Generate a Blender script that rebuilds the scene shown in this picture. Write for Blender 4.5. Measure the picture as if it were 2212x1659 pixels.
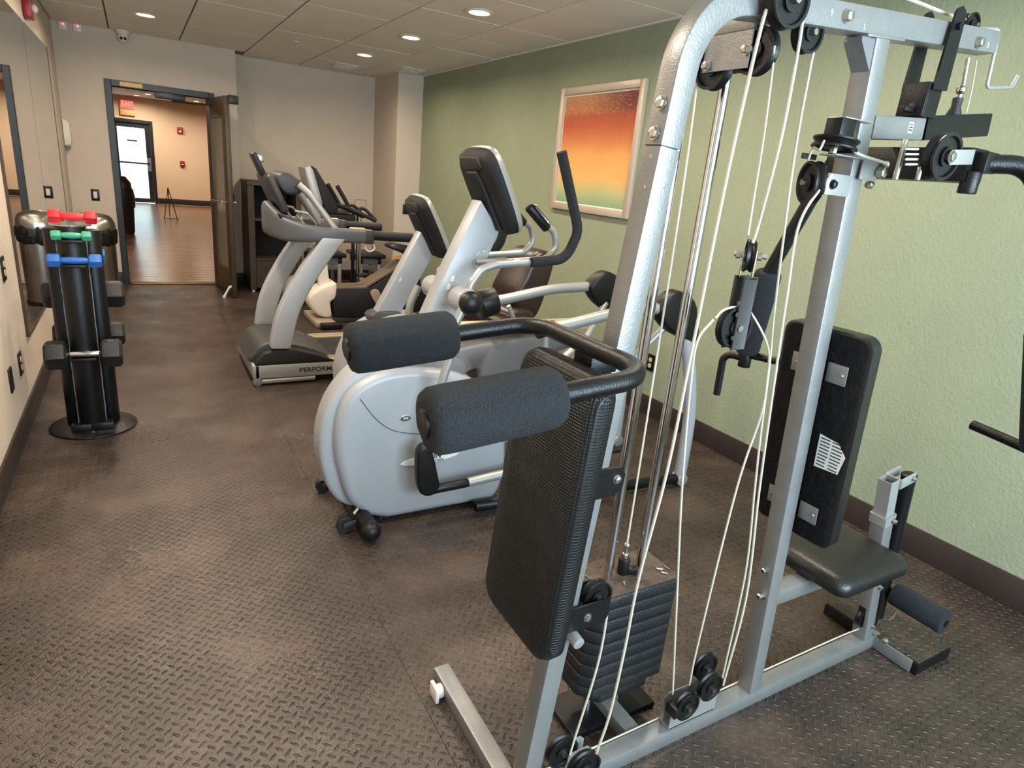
import bpy, bmesh, math, random
from mathutils import Vector, Matrix
for _o in list(bpy.data.objects): bpy.data.objects.remove(_o)
S = bpy.context.scene
COL = S.collection
random.seed(7)
V = Vector
PI = math.pi

# ---------------------------------------------------------------- camera
FPX, YAW, PITCH, ROLL, EYE = 1362.886, 0.54339813, -0.31219361, -0.09576129, 1.50
_f = V((math.sin(YAW)*math.cos(PITCH), math.cos(YAW)*math.cos(PITCH), math.sin(PITCH)))
_r = V((math.cos(YAW), -math.sin(YAW), 0))
_d = _f.cross(_r)
CR = math.cos(ROLL)*_r + math.sin(ROLL)*_d
CD = -math.sin(ROLL)*_r + math.cos(ROLL)*_d
cam_data = bpy.data.cameras.new('camera'); cam = bpy.data.objects.new('camera', cam_data); COL.objects.link(cam)
cam_data.sensor_width = 36; cam_data.lens = FPX/2212*36; cam_data.clip_start = .02; cam_data.clip_end = 100
_m = Matrix((CR, -CD, -_f)).transposed().to_4x4(); _m.translation = V((0, 0, EYE))
cam.matrix_world = _m
S.camera = cam

# ---------------------------------------------------------------- world, daylight, exposure
W = bpy.data.worlds.new('daylight'); S.world = W; W.use_nodes = True
W.node_tree.nodes['Background'].inputs[0].default_value = (.68, .87, 1.0, 1)
W.node_tree.nodes['Background'].inputs[1].default_value = 23.5
S.view_settings.view_transform = 'Standard'; S.view_settings.look = 'None'
S.view_settings.exposure = 0.0; S.view_settings.gamma = 1; S.view_settings.use_curve_mapping = False
# portal in the window of the wall behind the camera: guides the sky light in, gives off nothing itself
_p = bpy.data.lights.new('window_daylight', 'AREA'); _p.shape = 'RECTANGLE'; _p.size = 2.5; _p.size_y = 1.5
_p.cycles.is_portal = True
_po = bpy.data.objects.new('window_daylight', _p); COL.objects.link(_po)
_po.location = (1.45, -1.52, 1.55); _po.rotation_euler = (PI/2, 0, 0)     # faces +y, into the room

# ---------------------------------------------------------------- pixel -> world
def ray(u, v): return ((u-1106)/FPX)*CR + ((v-829.5)/FPX)*CD + _f
def on(u, v, a, val):
    d = ray(u, v); o = V((0, 0, EYE)); return o + d*((val-o[a])/d[a])
def PX(x, *uv): return [on(u, v, 0, x) for u, v in uv]
def PY(y, *uv): return [on(u, v, 1, y) for u, v in uv]
def PZ(z, *uv): return [on(u, v, 2, z) for u, v in uv]

# ---------------------------------------------------------------- objects
def tag(o, label=None, cat=None, group=None, kind=None):
    if label: o['label'] = label
    if cat: o['category'] = cat
    if group: o['group'] = group
    if kind: o['kind'] = kind
    return o
def thing(name, loc, label, cat, group=None):
    o = bpy.data.objects.new(name, None); COL.objects.link(o); o.location = loc; o.empty_display_size = .1
    return tag(o, label, cat, group)
def wloc(o):
    p = V((0, 0, 0))
    while o: p = p + o.location; o = o.parent
    return p
def add(name, bm, mat, parent=None, smooth=True, ang=40):
    bmesh.ops.recalc_face_normals(bm, faces=bm.faces[:])
    lo = V((1e9,)*3); hi = V((-1e9,)*3)
    for v in bm.verts:
        for k in range(3): lo[k] = min(lo[k], v.co[k]); hi[k] = max(hi[k], v.co[k])
    c = (lo+hi)/2
    for v in bm.verts: v.co -= c
    if smooth:
        lim = math.radians(ang)
        for f in bm.faces: f.smooth = True
        for e in bm.edges:
            e.smooth = not (len(e.link_faces) == 2 and e.calc_face_angle(0) > lim)
    me = bpy.data.meshes.new(name); bm.to_mesh(me); bm.free()
    me.materials.append(mat)
    o = bpy.data.objects.new(name, me); COL.objects.link(o)
    if parent: o.parent = parent; o.location = c - wloc(parent)
    else: o.location = c
    return o
def struct(o): o['kind'] = 'structure'; return o
def copy_tree(o, parent=None, loc=None, rot=None):
    c = o.copy(); COL.objects.link(c)
    if parent: c.parent = parent
    if loc is not None: c.location = loc
    if rot is not None: c.rotation_euler = rot
    for ch in o.children[:]: copy_tree(ch, c)
    return c

# ---------------------------------------------------------------- shapes (all return a bmesh in world space)
def bevel(bm, w, seg=2, ang=30):
    es = [e for e in bm.edges if len(e.link_faces) == 2 and e.calc_face_angle(0) > math.radians(ang)]
    if w > 0 and es: bmesh.ops.bevel(bm, geom=es, offset=w, segments=seg, affect='EDGES', profile=.5, clamp_overlap=True)
    return bm
def box(x0, x1, y0, y1, z0, z1, bev=0, seg=2):
    bm = bmesh.new(); bmesh.ops.create_cube(bm, size=1)
    for v in bm.verts:
        v.co = V((x0 if v.co.x < 0 else x1, y0 if v.co.y < 0 else y1, z0 if v.co.z < 0 else z1))
    return bevel(bm, bev, seg)
def obox(c, ax, ay, az, sx, sy, sz, bev=0, seg=2):
    ax, ay, az = [V(a).normalized() for a in (ax, ay, az)]
    bm = bmesh.new(); bmesh.ops.create_cube(bm, size=1)
    for v in bm.verts: v.co = V(c) + ax*v.co.x*sx + ay*v.co.y*sy + az*v.co.z*sz
    return bevel(bm, bev, seg)
def prism(pts, vec, bev=0, seg=2):
    bm = bmesh.new(); vec = V(vec)
    a = [bm.verts.new(V(p)) for p in pts]; b = [bm.verts.new(V(p)+vec) for p in pts]
    n = len(pts)
    bm.faces.new(a); bm.faces.new(b[::-1])
    for i in range(n): bm.faces.new((a[i], b[i], b[(i+1) % n], a[(i+1) % n]))
    bmesh.ops.recalc_face_normals(bm, faces=bm.faces[:])
    return bevel(bm, bev, seg)
def smooth_closed(pts, n=6):
    """Catmull-Rom through a closed outline"""
    P = [V(p) for p in pts]; N = len(P); out = []
    for i in range(N):
        p0, p1, p2, p3 = P[i-1], P[i], P[(i+1) % N], P[(i+2) % N]
        for k in range(n):
            t = k/n
            out.append(.5*((2*p1)+(p2-p0)*t+(2*p0-5*p1+4*p2-p3)*t*t+(3*p1-p0-3*p2+p3)*t**3))
    return out
def smooth_open(pts, n=6):
    P = [V(p) for p in pts]; P = [2*P[0]-P[1]] + P + [2*P[-1]-P[-2]]; out = []
    for i in range(1, len(P)-2):
        p0, p1, p2, p3 = P[i-1], P[i], P[i+1], P[i+2]
        for k in range(n):
            t = k/n
            out.append(.5*((2*p1)+(p2-p0)*t+(2*p0-5*p1+4*p2-p3)*t*t+(3*p1-p0-3*p2+p3)*t**3))
    out.append(P[-2]); return out
def fillet(pts, r, n=6):
    P = [V(p) for p in pts]
    if r <= 0: return P
    out = [P[0]]
    for i in range(1, len(P)-1):
        a, b, c = P[i-1], P[i], P[i+1]
        u = (a-b); w = (c-b); lu, lw = u.length, w.length; u.normalize(); w.normalize()
        th = u.angle(w, PI)
        if th > PI-.02: out.append(b); continue
        d = min(r/math.tan(th/2), lu*.48, lw*.48); rr = d*math.tan(th/2)
        ctr = b + (u+w).normalized()*(rr/math.sin(th/2))
        s = b+u*d-ctr; e = b+w*d-ctr; tot = s.angle(e, 0); ax = s.cross(e)
        if ax.length < 1e-9: out.append(b); continue
        for k in range(n+1): out.append(ctr + Matrix.Rotation(tot*k/n, 3, ax) @ s)
    out.append(P[-1]); return out
def sweep(path, prof, up=None, cap=True, scale=None):
    """sweep a closed 2-D profile [(a,b)..] along a path; a goes along side, b along up"""
    P = [V(p) for p in path]; n = len(P); m = len(prof); bm = bmesh.new(); rings = []
    T = []
    for i in range(n):
        t = (P[min(i+1, n-1)]-P[max(i-1, 0)]); T.append(t.normalized())
    if up is None:
        u = T[0].orthogonal().normalized()
    for i in range(n):
        t = T[i]
        if up is not None: u = (V(up)-t*t.dot(V(up))).normalized()
        else: u = (u-t*t.dot(u)).normalized()
        s = t.cross(u).normalized()
        # mitre so that the section keeps its size round corners
        k = 1.0
        if 0 < i < n-1:
            h = (P[i+1]-P[i]).angle(P[i]-P[i-1], 0)/2; k = 1/max(.3, math.cos(h))
        sc = scale[i] if scale else 1
        rings.append([bm.verts.new(P[i]+s*a*sc+u*b*sc) for a, b in prof])
    for i in range(n-1):
        for j in range(m):
            bm.faces.new((rings[i][j], rings[i][(j+1) % m], rings[i+1][(j+1) % m], rings[i+1][j]))
    if cap: bm.faces.new(rings[0][::-1]); bm.faces.new(rings[-1])
    return bm
def circ(r, n=14): return [(r*math.cos(2*PI*k/n), r*math.sin(2*PI*k/n)) for k in range(n)]
def rect(w, h, c=.004, n=2):
    out = []
    for sx, sy, a0 in ((1, 1, 0), (-1, 1, PI/2), (-1, -1, PI), (1, -1, 1.5*PI)):
        for k in range(n+1):
            a = a0+PI/2*k/n
            out.append((sx*(w/2-c)+c*math.cos(a), sy*(h/2-c)+c*math.sin(a)))
    return out
def tube(pts, r, fil=0, n=14, cap=True): return sweep(fillet(pts, fil), circ(r, n), cap=cap)
def sqtube(pts, w, h, up, fil=0, c=.004): return sweep(fillet(pts, fil, 10), rect(w, h, c), up=up)
def lathe(prof, p0, axis, n=24):
    """prof [(radius, distance along axis)]; closed ends where the radius is 0"""
    ax = V(axis).normalized(); u = ax.orthogonal().normalized(); w = ax.cross(u); p0 = V(p0)
    bm = bmesh.new(); rings = []
    for r, t in prof:
        if r <= 1e-6: rings.append([bm.verts.new(p0+ax*t)])
        else: rings.append([bm.verts.new(p0+ax*t+(u*math.cos(2*PI*k/n)+w*math.sin(2*PI*k/n))*r) for k in range(n)])
    for A, B in zip(rings[:-1], rings[1:]):
        for k in range(n):
            q = (k+1) % n
            if len(A) == 1 and len(B) == 1: continue
            if len(A) == 1: bm.faces.new((A[0], B[k], B[q]))
            elif len(B) == 1: bm.faces.new((A[k], B[0], A[q]))
            else: bm.faces.new((A[k], B[k], B[q], A[q]))
    if len(rings[0]) > 1: bm.faces.new(rings[0])
    if len(rings[-1]) > 1: bm.faces.new(rings[-1])
    return bm
def cyl(p0, p1, r, bev=0, n=20):
    a = V(p1)-V(p0); L = a.length; b = min(bev, r*.9, L*.45)
    if b <= 0: return lathe([(r, 0), (r, L)], p0, a, n)
    return lathe([(r-b, 0), (r-b*.3, b*.3), (r, b), (r, L-b), (r-b*.3, L-b*.3), (r-b, L)], p0, a, n)
def ball(c, r, sx=1, sy=1, sz=1, u=16, v=10):
    bm = bmesh.new(); bmesh.ops.create_uvsphere(bm, u_segments=u, v_segments=v, radius=r)
    for q in bm.verts: q.co = V(c)+V((q.co.x*sx, q.co.y*sy, q.co.z*sz))
    return bm
def join(*bms):
    out = bmesh.new()
    for b in bms:
        me = bpy.data.meshes.new('tmp'); b.to_mesh(me); b.free(); out.from_mesh(me); bpy.data.meshes.remove(me)
    return out
def loft(rings, cap=True):
    bm = bmesh.new(); R = [[bm.verts.new(V(p)) for p in r] for r in rings]; m = len(R[0])
    for A, B in zip(R[:-1], R[1:]):
        for j in range(m): bm.faces.new((A[j], A[(j+1) % m], B[(j+1) % m], B[j]))
    if cap: bm.faces.new(R[0][::-1]); bm.faces.new(R[-1])
    return bm
def bulge_prism(pts, vec, rnd=.03, seg=3, crown=0):
    """outline extruded along vec with softly rounded rims (rings shrunk towards the centroid)"""
    P = [V(p) for p in pts]; c = sum(P, V())/len(P); vec = V(vec); L = vec.length; d = vec.normalized()
    def ring(ins, t):
        return [p + (c-p).normalized()*ins + d*t for p in P]
    rings = []
    for k in range(seg+1):
        a = PI/2*k/seg; rings.append(ring(rnd*(1-math.sin(a)), rnd*(1-math.cos(a))))
    for k in range(seg+1):
        a = PI/2*(1-k/seg); rings.append(ring(rnd*(1-math.sin(a)), L-rnd*(1-math.cos(a))))
    return loft(rings)
def text_mesh(txt, size, ext=.0008):
    cu = bpy.data.curves.new('txt', 'FONT'); cu.body = txt; cu.size = size; cu.extrude = ext; cu.offset = size*.018
    cu.align_x = 'CENTER'; cu.align_y = 'CENTER'
    o = bpy.data.objects.new('txt', cu); COL.objects.link(o)
    dg = bpy.context.evaluated_depsgraph_get(); me = bpy.data.meshes.new_from_object(o.evaluated_get(dg))
    bpy.data.objects.remove(o); bpy.data.curves.remove(cu)
    bm = bmesh.new(); bm.from_mesh(me); bpy.data.meshes.remove(me); return bm
def text(name, txt, size, c, right, up, mat, parent, ext=.0008, sx=1):
    bm = text_mesh(txt, size, ext); r = V(right).normalized(); u = V(up).normalized(); nn = r.cross(u)
    for v in bm.verts: v.co = V(c)+r*v.co.x*sx+u*v.co.y+nn*v.co.z
    return add(name, bm, mat, parent, smooth=False)
def hexbolt(name, p, d, r, h, mat, parent):
    """a hexagonal bolt head with its washer"""
    d = V(d).normalized()
    bm = join(lathe([(r*1.35, 0), (r*1.35, h*.25), (0, h*.25)], p, d, 14), lathe([(r, h*.2), (r, h), (r*.6, h*1.15), (0, h*1.15)], p, d, 6))
    return add(name, bm, mat, parent)
# ================================================================ materials
def nodes(name):
    m = bpy.data.materials.new(name); m.use_nodes = True; t = m.node_tree
    return m, t, t.nodes['Principled BSDF']
def N(t, typ, **kw):
    n = t.nodes.new(typ)
    for k, v in kw.items():
        if k in n.inputs.keys() if hasattr(n.inputs, 'keys') else False: n.inputs[k].default_value = v
        else: setattr(n, k, v)
    return n
def rgb(r, g, b):
    f = lambda c: (c/255/12.92) if c/255 <= .04045 else ((c/255+.055)/1.055)**2.4
    return (f(r), f(g), f(b), 1)
def mat(name, col, rough=.5, metal=0, bump=0, bscale=200, var=0, vscale=8, spec=.5, coat=0, sheen=0, detail=3):
    """plain surface with optional fine grain (bump) and gentle colour variation"""
    m, t, p = nodes(name)
    p.inputs['Base Color'].default_value = col; p.inputs['Roughness'].default_value = rough
    p.inputs['Metallic'].default_value = metal; p.inputs['Specular IOR Level'].default_value = spec
    p.inputs['Coat Weight'].default_value = coat; p.inputs['Sheen Weight'].default_value = sheen
    tc = t.nodes.new('ShaderNodeTexCoord')
    if bump:
        n = t.nodes.new('ShaderNodeTexNoise'); n.inputs['Scale'].default_value = bscale; n.inputs['Detail'].default_value = detail
        t.links.new(tc.outputs['Object'], n.inputs['Vector'])
        b = t.nodes.new('ShaderNodeBump'); b.inputs['Strength'].default_value = bump; b.inputs['Distance'].default_value = .01
        t.links.new(n.outputs['Fac'], b.inputs['Height']); t.links.new(b.outputs['Normal'], p.inputs['Normal'])
    if var:
        n = t.nodes.new('ShaderNodeTexNoise'); n.inputs['Scale'].default_value = vscale; n.inputs['Detail'].default_value = 5
        t.links.new(tc.outputs['Object'], n.inputs['Vector'])
        r = t.nodes.new('ShaderNodeMapRange'); r.inputs[1].default_value = .3; r.inputs[2].default_value = .7
        r.inputs[3].default_value = 1-var; r.inputs[4].default_value = 1+var
        t.links.new(n.outputs['Fac'], r.inputs[0])
        x = t.nodes.new('ShaderNodeMix'); x.data_type = 'RGBA'; x.blend_type = 'MULTIPLY'; x.inputs[0].default_value = 1
        x.inputs[6].default_value = col; t.links.new(r.outputs[0], x.inputs[7]); t.links.new(x.outputs[2], p.inputs['Base Color'])
    return m
def emis(name, col, s):
    m, t, p = nodes(name); p.inputs['Base Color'].default_value = col
    p.inputs['Emission Color'].default_value = col; p.inputs['Emission Strength'].default_value = s
    return m
M = {}
M['wall'] = mat('beige_paint', rgb(200, 186, 170), .85, 0, .25, 90, .03, 3)
M['wall2'] = mat('taupe_paint', rgb(170, 152, 140), .85, 0, .25, 90, .03, 3)
M['green'] = mat('sage_paint', rgb(141, 149, 124), .8, 0, .3, 75, .03, 4, detail=2)
M['lobby_wall'] = mat('lobby_paint', rgb(222, 198, 170), .85, 0, .1, 90)
M['tile'] = mat('ceiling_tile', rgb(226, 217, 206), .95, 0, .3, 260, .03, 2)
M['grid'] = mat('ceiling_grid', rgb(126, 118, 110), .9)
M['base'] = mat('rubber_base', rgb(46, 35, 31), .55, 0, .1, 60, .12, 6)
M['frame_blk'] = mat('dark_frame', rgb(26, 27, 30), .4, 0, .1, 150, .1, 9)
M['doorwood'] = mat('dark_bronze', rgb(74, 62, 50), .42, .35, .1, 100, .1, 10)
M['white_pl'] = mat('white_plastic', rgb(222, 212, 200), .4)
M['blk_pl'] = mat('black_plastic', rgb(16, 16, 17), .38, 0, .12, 260, spec=.35)
M['blk_mat'] = mat('matte_black_plastic', rgb(22, 22, 24), .55, 0, .25, 300, spec=.35)
M['red_pl'] = mat('red_plastic', rgb(150, 18, 26), .4)
M['chrome'] = mat('chrome', rgb(205, 205, 205), .12, 1)
M['steel'] = mat('brushed_steel', rgb(190, 186, 180), .26, 1, .08, 120)
M['bolt'] = mat('zinc_bolt', rgb(190, 186, 178), .28, 1)
M['silver'] = mat('silver_powder_coat', rgb(134, 134, 133), .38, .45, .12, 260, .06, 20)
M['silver_pl'] = mat('silver_plastic', rgb(158, 162, 168), .40, .12, .06, 300)
M['silver_lt'] = mat('light_silver_paint', rgb(156, 156, 155), .36, .4, .05, 300)
M['grey_pl'] = mat('grey_plastic', rgb(112, 112, 115), .45, .1, .08, 300)
M['dkgrey'] = mat('dark_grey_plastic', rgb(50, 49, 50), .45, 0, .1, 300)
M['shroud'] = mat('charcoal_silver_plastic', rgb(88, 89, 93), .4, .25, .06, 300)
M['blk_pc'] = mat('black_powder_coat', rgb(13, 13, 15), .34, 0, .15, 300, .15, 30, spec=.35)
M['foam'] = mat('charcoal_foam', rgb(46, 48, 52), .92, 0, .9, 420, .12, 160, spec=.3)
M['rubber'] = mat('black_rubber', rgb(24, 24, 26), .55, 0, .2, 200)
M['iron'] = mat('cast_iron_black', rgb(22, 23, 25), .5, 0, .3, 160, .2, 30)
M['vinyl'] = mat('smooth_black_vinyl', rgb(24, 23, 23), .36, 0, .15, 180, .1, 14)
M['brownvinyl'] = mat('brown_black_vinyl', rgb(46, 32, 28), .3, 0, .1, 120)
M['felt'] = mat('black_felt', rgb(12, 11, 12), .9, 0, .6, 60, .6, 40, spec=.25)
M['cable'] = mat('nylon_cable', rgb(186, 180, 164), .45)
M['sticker'] = mat('sticker_white', rgb(214, 216, 214), .5)
M['ink'] = mat('sticker_ink', rgb(34, 34, 38), .6)
M['taupe'] = mat('taupe_trim', rgb(104, 90, 76), .5)
M['stab'] = mat('grey_beige_plastic', rgb(150, 134, 118), .5)
M['inkred'] = mat('sticker_red_ink', rgb(190, 60, 52), .6)
M['darkwood'] = mat('dark_oak', rgb(58, 43, 33), .5, 0, .2, 40, .25, 12)
M['cabinside'] = mat('cabinet_inside', rgb(24, 20, 18), .7)
M['glassdark'] = mat('door_glass', rgb(120, 116, 104), .12, 0)
M['red_db'] = mat('red_vinyl', rgb(206, 32, 44), .45, 0, .1, 200)
M['teal_db'] = mat('teal_vinyl', rgb(64, 158, 128), .45, 0, .1, 200)
M['blue_db'] = mat('blue_vinyl', rgb(38, 98, 176), .45, 0, .1, 200)
M['bag'] = mat('black_bin_bag', rgb(18, 17, 17), .25, 0, .8, 45)
M['brass'] = mat('brass_wire', rgb(150, 122, 84), .35, .8)
M['binbrown'] = mat('dark_brown_bin', rgb(40, 28, 24), .4, 0, .1, 60)
M['orange'] = mat('orange_plastic', rgb(224, 140, 30), .45)
M['cream'] = mat('cream_plastic', rgb(196, 176, 140), .45)
M['frame_pic'] = mat('champagne_frame', rgb(186, 172, 156), .4, .2, .1, 140)
M['mat_edge'] = mat('white_mount', rgb(232, 226, 210), .7)
M['lens'] = emis('lamp_glow', (1.0, .82, .62, 1), 14)
M['led'] = emis('red_led', (1, .12, .08, 1), 4)
M['exit'] = mat('exit_cream', rgb(225, 186, 120), .6)
M['exitred'] = emis('exit_red', (1.0, .10, .12, 1), .9)
M['exitlet'] = emis('exit_letter', (1.0, .32, .30, 1), 1.0)
M['yellowpl'] = mat('amber_plastic', rgb(216, 176, 120), .5)
M['screen'] = mat('dark_screen', rgb(18, 17, 16), .18)
M['dirt'] = mat('dusty_plate_top', rgb(74, 60, 50), .7, 0, .5, 90, .35, 26)

def mirror_mat():
    m, t, p = nodes('mirror_glass'); p.inputs['Base Color'].default_value = (.86, .88, .86, 1)
    p.inputs['Metallic'].default_value = 1; p.inputs['Roughness'].default_value = .012; return m
M['mirror'] = mirror_mat()
def glass_mat(name, tint=(.9, .95, .95, 1)):
    m, t, p = nodes(name); p.inputs['Base Color'].default_value = tint; p.inputs['Roughness'].default_value = .02
    p.inputs['Transmission Weight'].default_value = 1; p.inputs['IOR'].default_value = 1.02; return m
M['glass'] = glass_mat('clear_glass')

def math_n(t, op, a, b=None, c=None):
    n = t.nodes.new('ShaderNodeMath'); n.operation = op
    for k, q in enumerate((a, b, c)):
        if q is None: continue
        if isinstance(q, (int, float)): n.inputs[k].default_value = q
        else: t.links.new(q, n.inputs[k])
    return n.outputs[0]
def ramp(t, fac, stops, interp='LINEAR'):
    r = t.nodes.new('ShaderNodeValToRGB'); r.color_ramp.interpolation = interp
    el = r.color_ramp.elements
    while len(el) < len(stops): el.new(.5)
    for e, (p, c) in zip(el, stops): e.position = p; e.color = c
    t.links.new(fac, r.inputs[0]); return r.outputs[0]
def mixc(t, f, a, b, mode='MIX'):
    x = t.nodes.new('ShaderNodeMix'); x.data_type = 'RGBA'; x.blend_type = mode
    for k, q in ((0, f), (6, a), (7, b)):
        if isinstance(q, (int, float)): x.inputs[k].default_value = q
        elif isinstance(q, tuple): x.inputs[k].default_value = q
        else: t.links.new(q, x.inputs[k])
    return x.outputs[2]
def noise(t, vec, s, d=4, rough=.5):
    n = t.nodes.new('ShaderNodeTexNoise'); n.inputs['Scale'].default_value = s; n.inputs['Detail'].default_value = d
    n.inputs['Roughness'].default_value = rough; t.links.new(vec, n.inputs['Vector']); return n.outputs['Fac']

def floor_mat():
    """black-brown rubber with raised tread bars (checker plate at 45 degrees), dusty and worn in patches"""
    m, t, p = nodes('treaded_rubber')
    g = t.nodes.new('ShaderNodeNewGeometry'); pos = g.outputs['Position']
    mp = t.nodes.new('ShaderNodeMapping'); mp.inputs['Rotation'].default_value = (0, 0, PI/4); mp.inputs['Scale'].default_value = (36, 36, 36)
    t.links.new(pos, mp.inputs['Vector'])
    s = t.nodes.new('ShaderNodeSeparateXYZ'); t.links.new(mp.outputs[0], s.inputs[0])
    u, v = s.outputs[0], s.outputs[1]
    fu = math_n(t, 'SUBTRACT', math_n(t, 'FRACT', u), .5); fv = math_n(t, 'SUBTRACT', math_n(t, 'FRACT', v), .5)
    par = math_n(t, 'MODULO', math_n(t, 'ADD', math_n(t, 'ADD', math_n(t, 'FLOOR', u), math_n(t, 'FLOOR', v)), 1000.0), 2.0)
    def ell(a, b):
        q = math_n(t, 'ADD', math_n(t, 'POWER', math_n(t, 'ABSOLUTE', math_n(t, 'DIVIDE', a, .46)), 2.0),
                   math_n(t, 'POWER', math_n(t, 'ABSOLUTE', math_n(t, 'DIVIDE', b, .15)), 2.0))
        return math_n(t, 'SUBTRACT', 1.0, q)
    e0, e1 = ell(fu, fv), ell(fv, fu)
    mx = t.nodes.new('ShaderNodeMix'); t.links.new(par, mx.inputs[0]); t.links.new(e0, mx.inputs[2]); t.links.new(e1, mx.inputs[3])
    h = math_n(t, 'MAXIMUM', mx.outputs[0], 0.0)
    h = math_n(t, 'POWER', h, .6)
    wear = noise(t, pos, 1.6, 6, .6)
    wr = t.nodes.new('ShaderNodeMapRange'); wr.inputs[1].default_value = .42; wr.inputs[2].default_value = .62; t.links.new(wear, wr.inputs[0])
    hh = math_n(t, 'MULTIPLY', h, math_n(t, 'SUBTRACT', 1.0, math_n(t, 'MULTIPLY', wr.outputs[0], .85)))
    fine = noise(t, pos, 160, 3)
    b = t.nodes.new('ShaderNodeBump'); b.inputs['Strength'].default_value = 1.0; b.inputs['Distance'].default_value = .009
    t.links.new(math_n(t, 'ADD', hh, math_n(t, 'MULTIPLY', fine, .25)), b.inputs['Height']); t.links.new(b.outputs[0], p.inputs['Normal'])
    dust = noise(t, pos, 3.2, 8, .65)
    c = ramp(t, dust, [(.30, rgb(30, 23, 20)), (.5, rgb(48, 38, 33)), (.72, rgb(76, 61, 52))])
    c = mixc(t, math_n(t, 'MULTIPLY', wr.outputs[0], .6), c, ramp(t, dust, [(.3, rgb(56, 45, 38)), (.7, rgb(104, 85, 72))]))
    c = mixc(t, math_n(t, 'MULTIPLY', h, .4), mixc(t, .25, c, rgb(30, 24, 22)), rgb(100, 86, 77))  # bars lighter, gaps darker: relief shading put into the colour
    fl = noise(t, pos, 45, 4, .7)
    c = mixc(t, .35, c, ramp(t, fl, [(.3, rgb(30, 24, 21)), (.7, rgb(96, 80, 69))]))
    t.links.new(c, p.inputs['Base Color'])
    rr = ramp(t, noise(t, pos, 2.3, 5), [(.35, (.26,)*3+(1,)), (.7, (.48,)*3+(1,))])
    t.links.new(rr, p.inputs['Roughness'])
    p.inputs['Specular IOR Level'].default_value = .6
    return m
M['floor'] = floor_mat()

def wood_mat():
    m, t, p = nodes('lobby_planks'); g = t.nodes.new('ShaderNodeNewGeometry'); pos = g.outputs['Position']
    mp = t.nodes.new('ShaderNodeMapping'); mp.inputs['Scale'].default_value = (.6, 9, 1); t.links.new(pos, mp.inputs['Vector'])
    c = ramp(t, noise(t, mp.outputs[0], 3, 6, .6), [(.3, rgb(92, 66, 48)), (.7, rgb(142, 106, 78))])
    oi = t.nodes.new('ShaderNodeObjectInfo')
    c = mixc(t, 1.0, c, ramp(t, oi.outputs['Random'], [(0, (.62, .60, .58, 1)), (1, (1.15, 1.12, 1.08, 1))]), 'MULTIPLY')
    t.links.new(c, p.inputs['Base Color']); p.inputs['Roughness'].default_value = .26; return m
M['wood'] = wood_mat()

def pad_mat():
    """black upholstery with an embossed square weave"""
    m, t, p = nodes('embossed_black_vinyl'); tc = t.nodes.new('ShaderNodeTexCoord')
    s = t.nodes.new('ShaderNodeSeparateXYZ'); t.links.new(tc.outputs['Object'], s.inputs[0])
    k = 2*PI/.0062
    a = math_n(t, 'SINE', math_n(t, 'MULTIPLY', s.outputs[1], k)); b = math_n(t, 'SINE', math_n(t, 'MULTIPLY', s.outputs[2], k))
    a2 = math_n(t, 'SINE', math_n(t, 'MULTIPLY', s.outputs[0], k))
    h = math_n(t, 'MAXIMUM', math_n(t, 'MAXIMUM', a, b), math_n(t, 'MULTIPLY', a2, .3))
    bp = t.nodes.new('ShaderNodeBump'); bp.inputs['Strength'].default_value = .8; bp.inputs['Distance'].default_value = .0016
    t.links.new(h, bp.inputs['Height']); t.links.new(bp.outputs[0], p.inputs['Normal'])
    p.inputs['Base Color'].default_value = rgb(17, 17, 18); p.inputs['Specular IOR Level'].default_value = .4; p.inputs['Roughness'].default_value = .42; return m
M['pad'] = pad_mat()

def picture_mat():
    """abstract print: plum and gold spray at the top, an orange-red band, amber fading to sea green"""
    m, t, p = nodes('abstract_print'); tc = t.nodes.new('ShaderNodeTexCoord'); o = tc.outputs['Object']
    s = t.nodes.new('ShaderNodeSeparateXYZ'); t.links.new(o, s.inputs[0])
    w = noise(t, o, 4, 6, .6)
    z = math_n(t, 'ADD', math_n(t, 'ADD', math_n(t, 'DIVIDE', s.outputs[2], .80), .5), math_n(t, 'MULTIPLY', math_n(t, 'SUBTRACT', w, .5), .12))
    c = ramp(t, z, [(.0, rgb(124, 160, 128)), (.12, rgb(176, 180, 130)), (.24, rgb(220, 176, 108)), (.46, rgb(222, 158, 92)),
                    (.58, rgb(198, 122, 74)), (.70, rgb(180, 90, 56)), (.80, rgb(164, 72, 48)), (.84, rgb(166, 96, 56)), (1.0, rgb(156, 112, 66))])
    # plum corner, upper right (towards the camera, -y)
    yy = ramp(t, math_n(t, 'ADD', math_n(t, 'DIVIDE', s.outputs[1], -.86), .5), [(.35, (0, 0, 0, 1)), (.9, (1, 1, 1, 1))])
    top = ramp(t, z, [(.80, (0, 0, 0, 1)), (.86, (1, 1, 1, 1))])
    c = mixc(t, math_n(t, 'MULTIPLY', yy, top), c, rgb(112, 40, 34))
    sp = t.nodes.new('ShaderNodeTexVoronoi'); sp.inputs['Scale'].default_value = 70; t.links.new(o, sp.inputs['Vector'])
    dots = ramp(t, sp.outputs['Distance'], [(.16, (1, 1, 1, 1)), (.30, (0, 0, 0, 1))])
    mask = ramp(t, z, [(.74, (.05,)*3+(1,)), (.86, (.75,)*3+(1,)), (1.0, (.55,)*3+(1,))])
    c = mixc(t, math_n(t, 'MULTIPLY', dots, mask), c, rgb(236, 190, 128))
    t.links.new(c, p.inputs['Base Color']); p.inputs['Roughness'].default_value = .35; return m
M['print'] = picture_mat()
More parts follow.
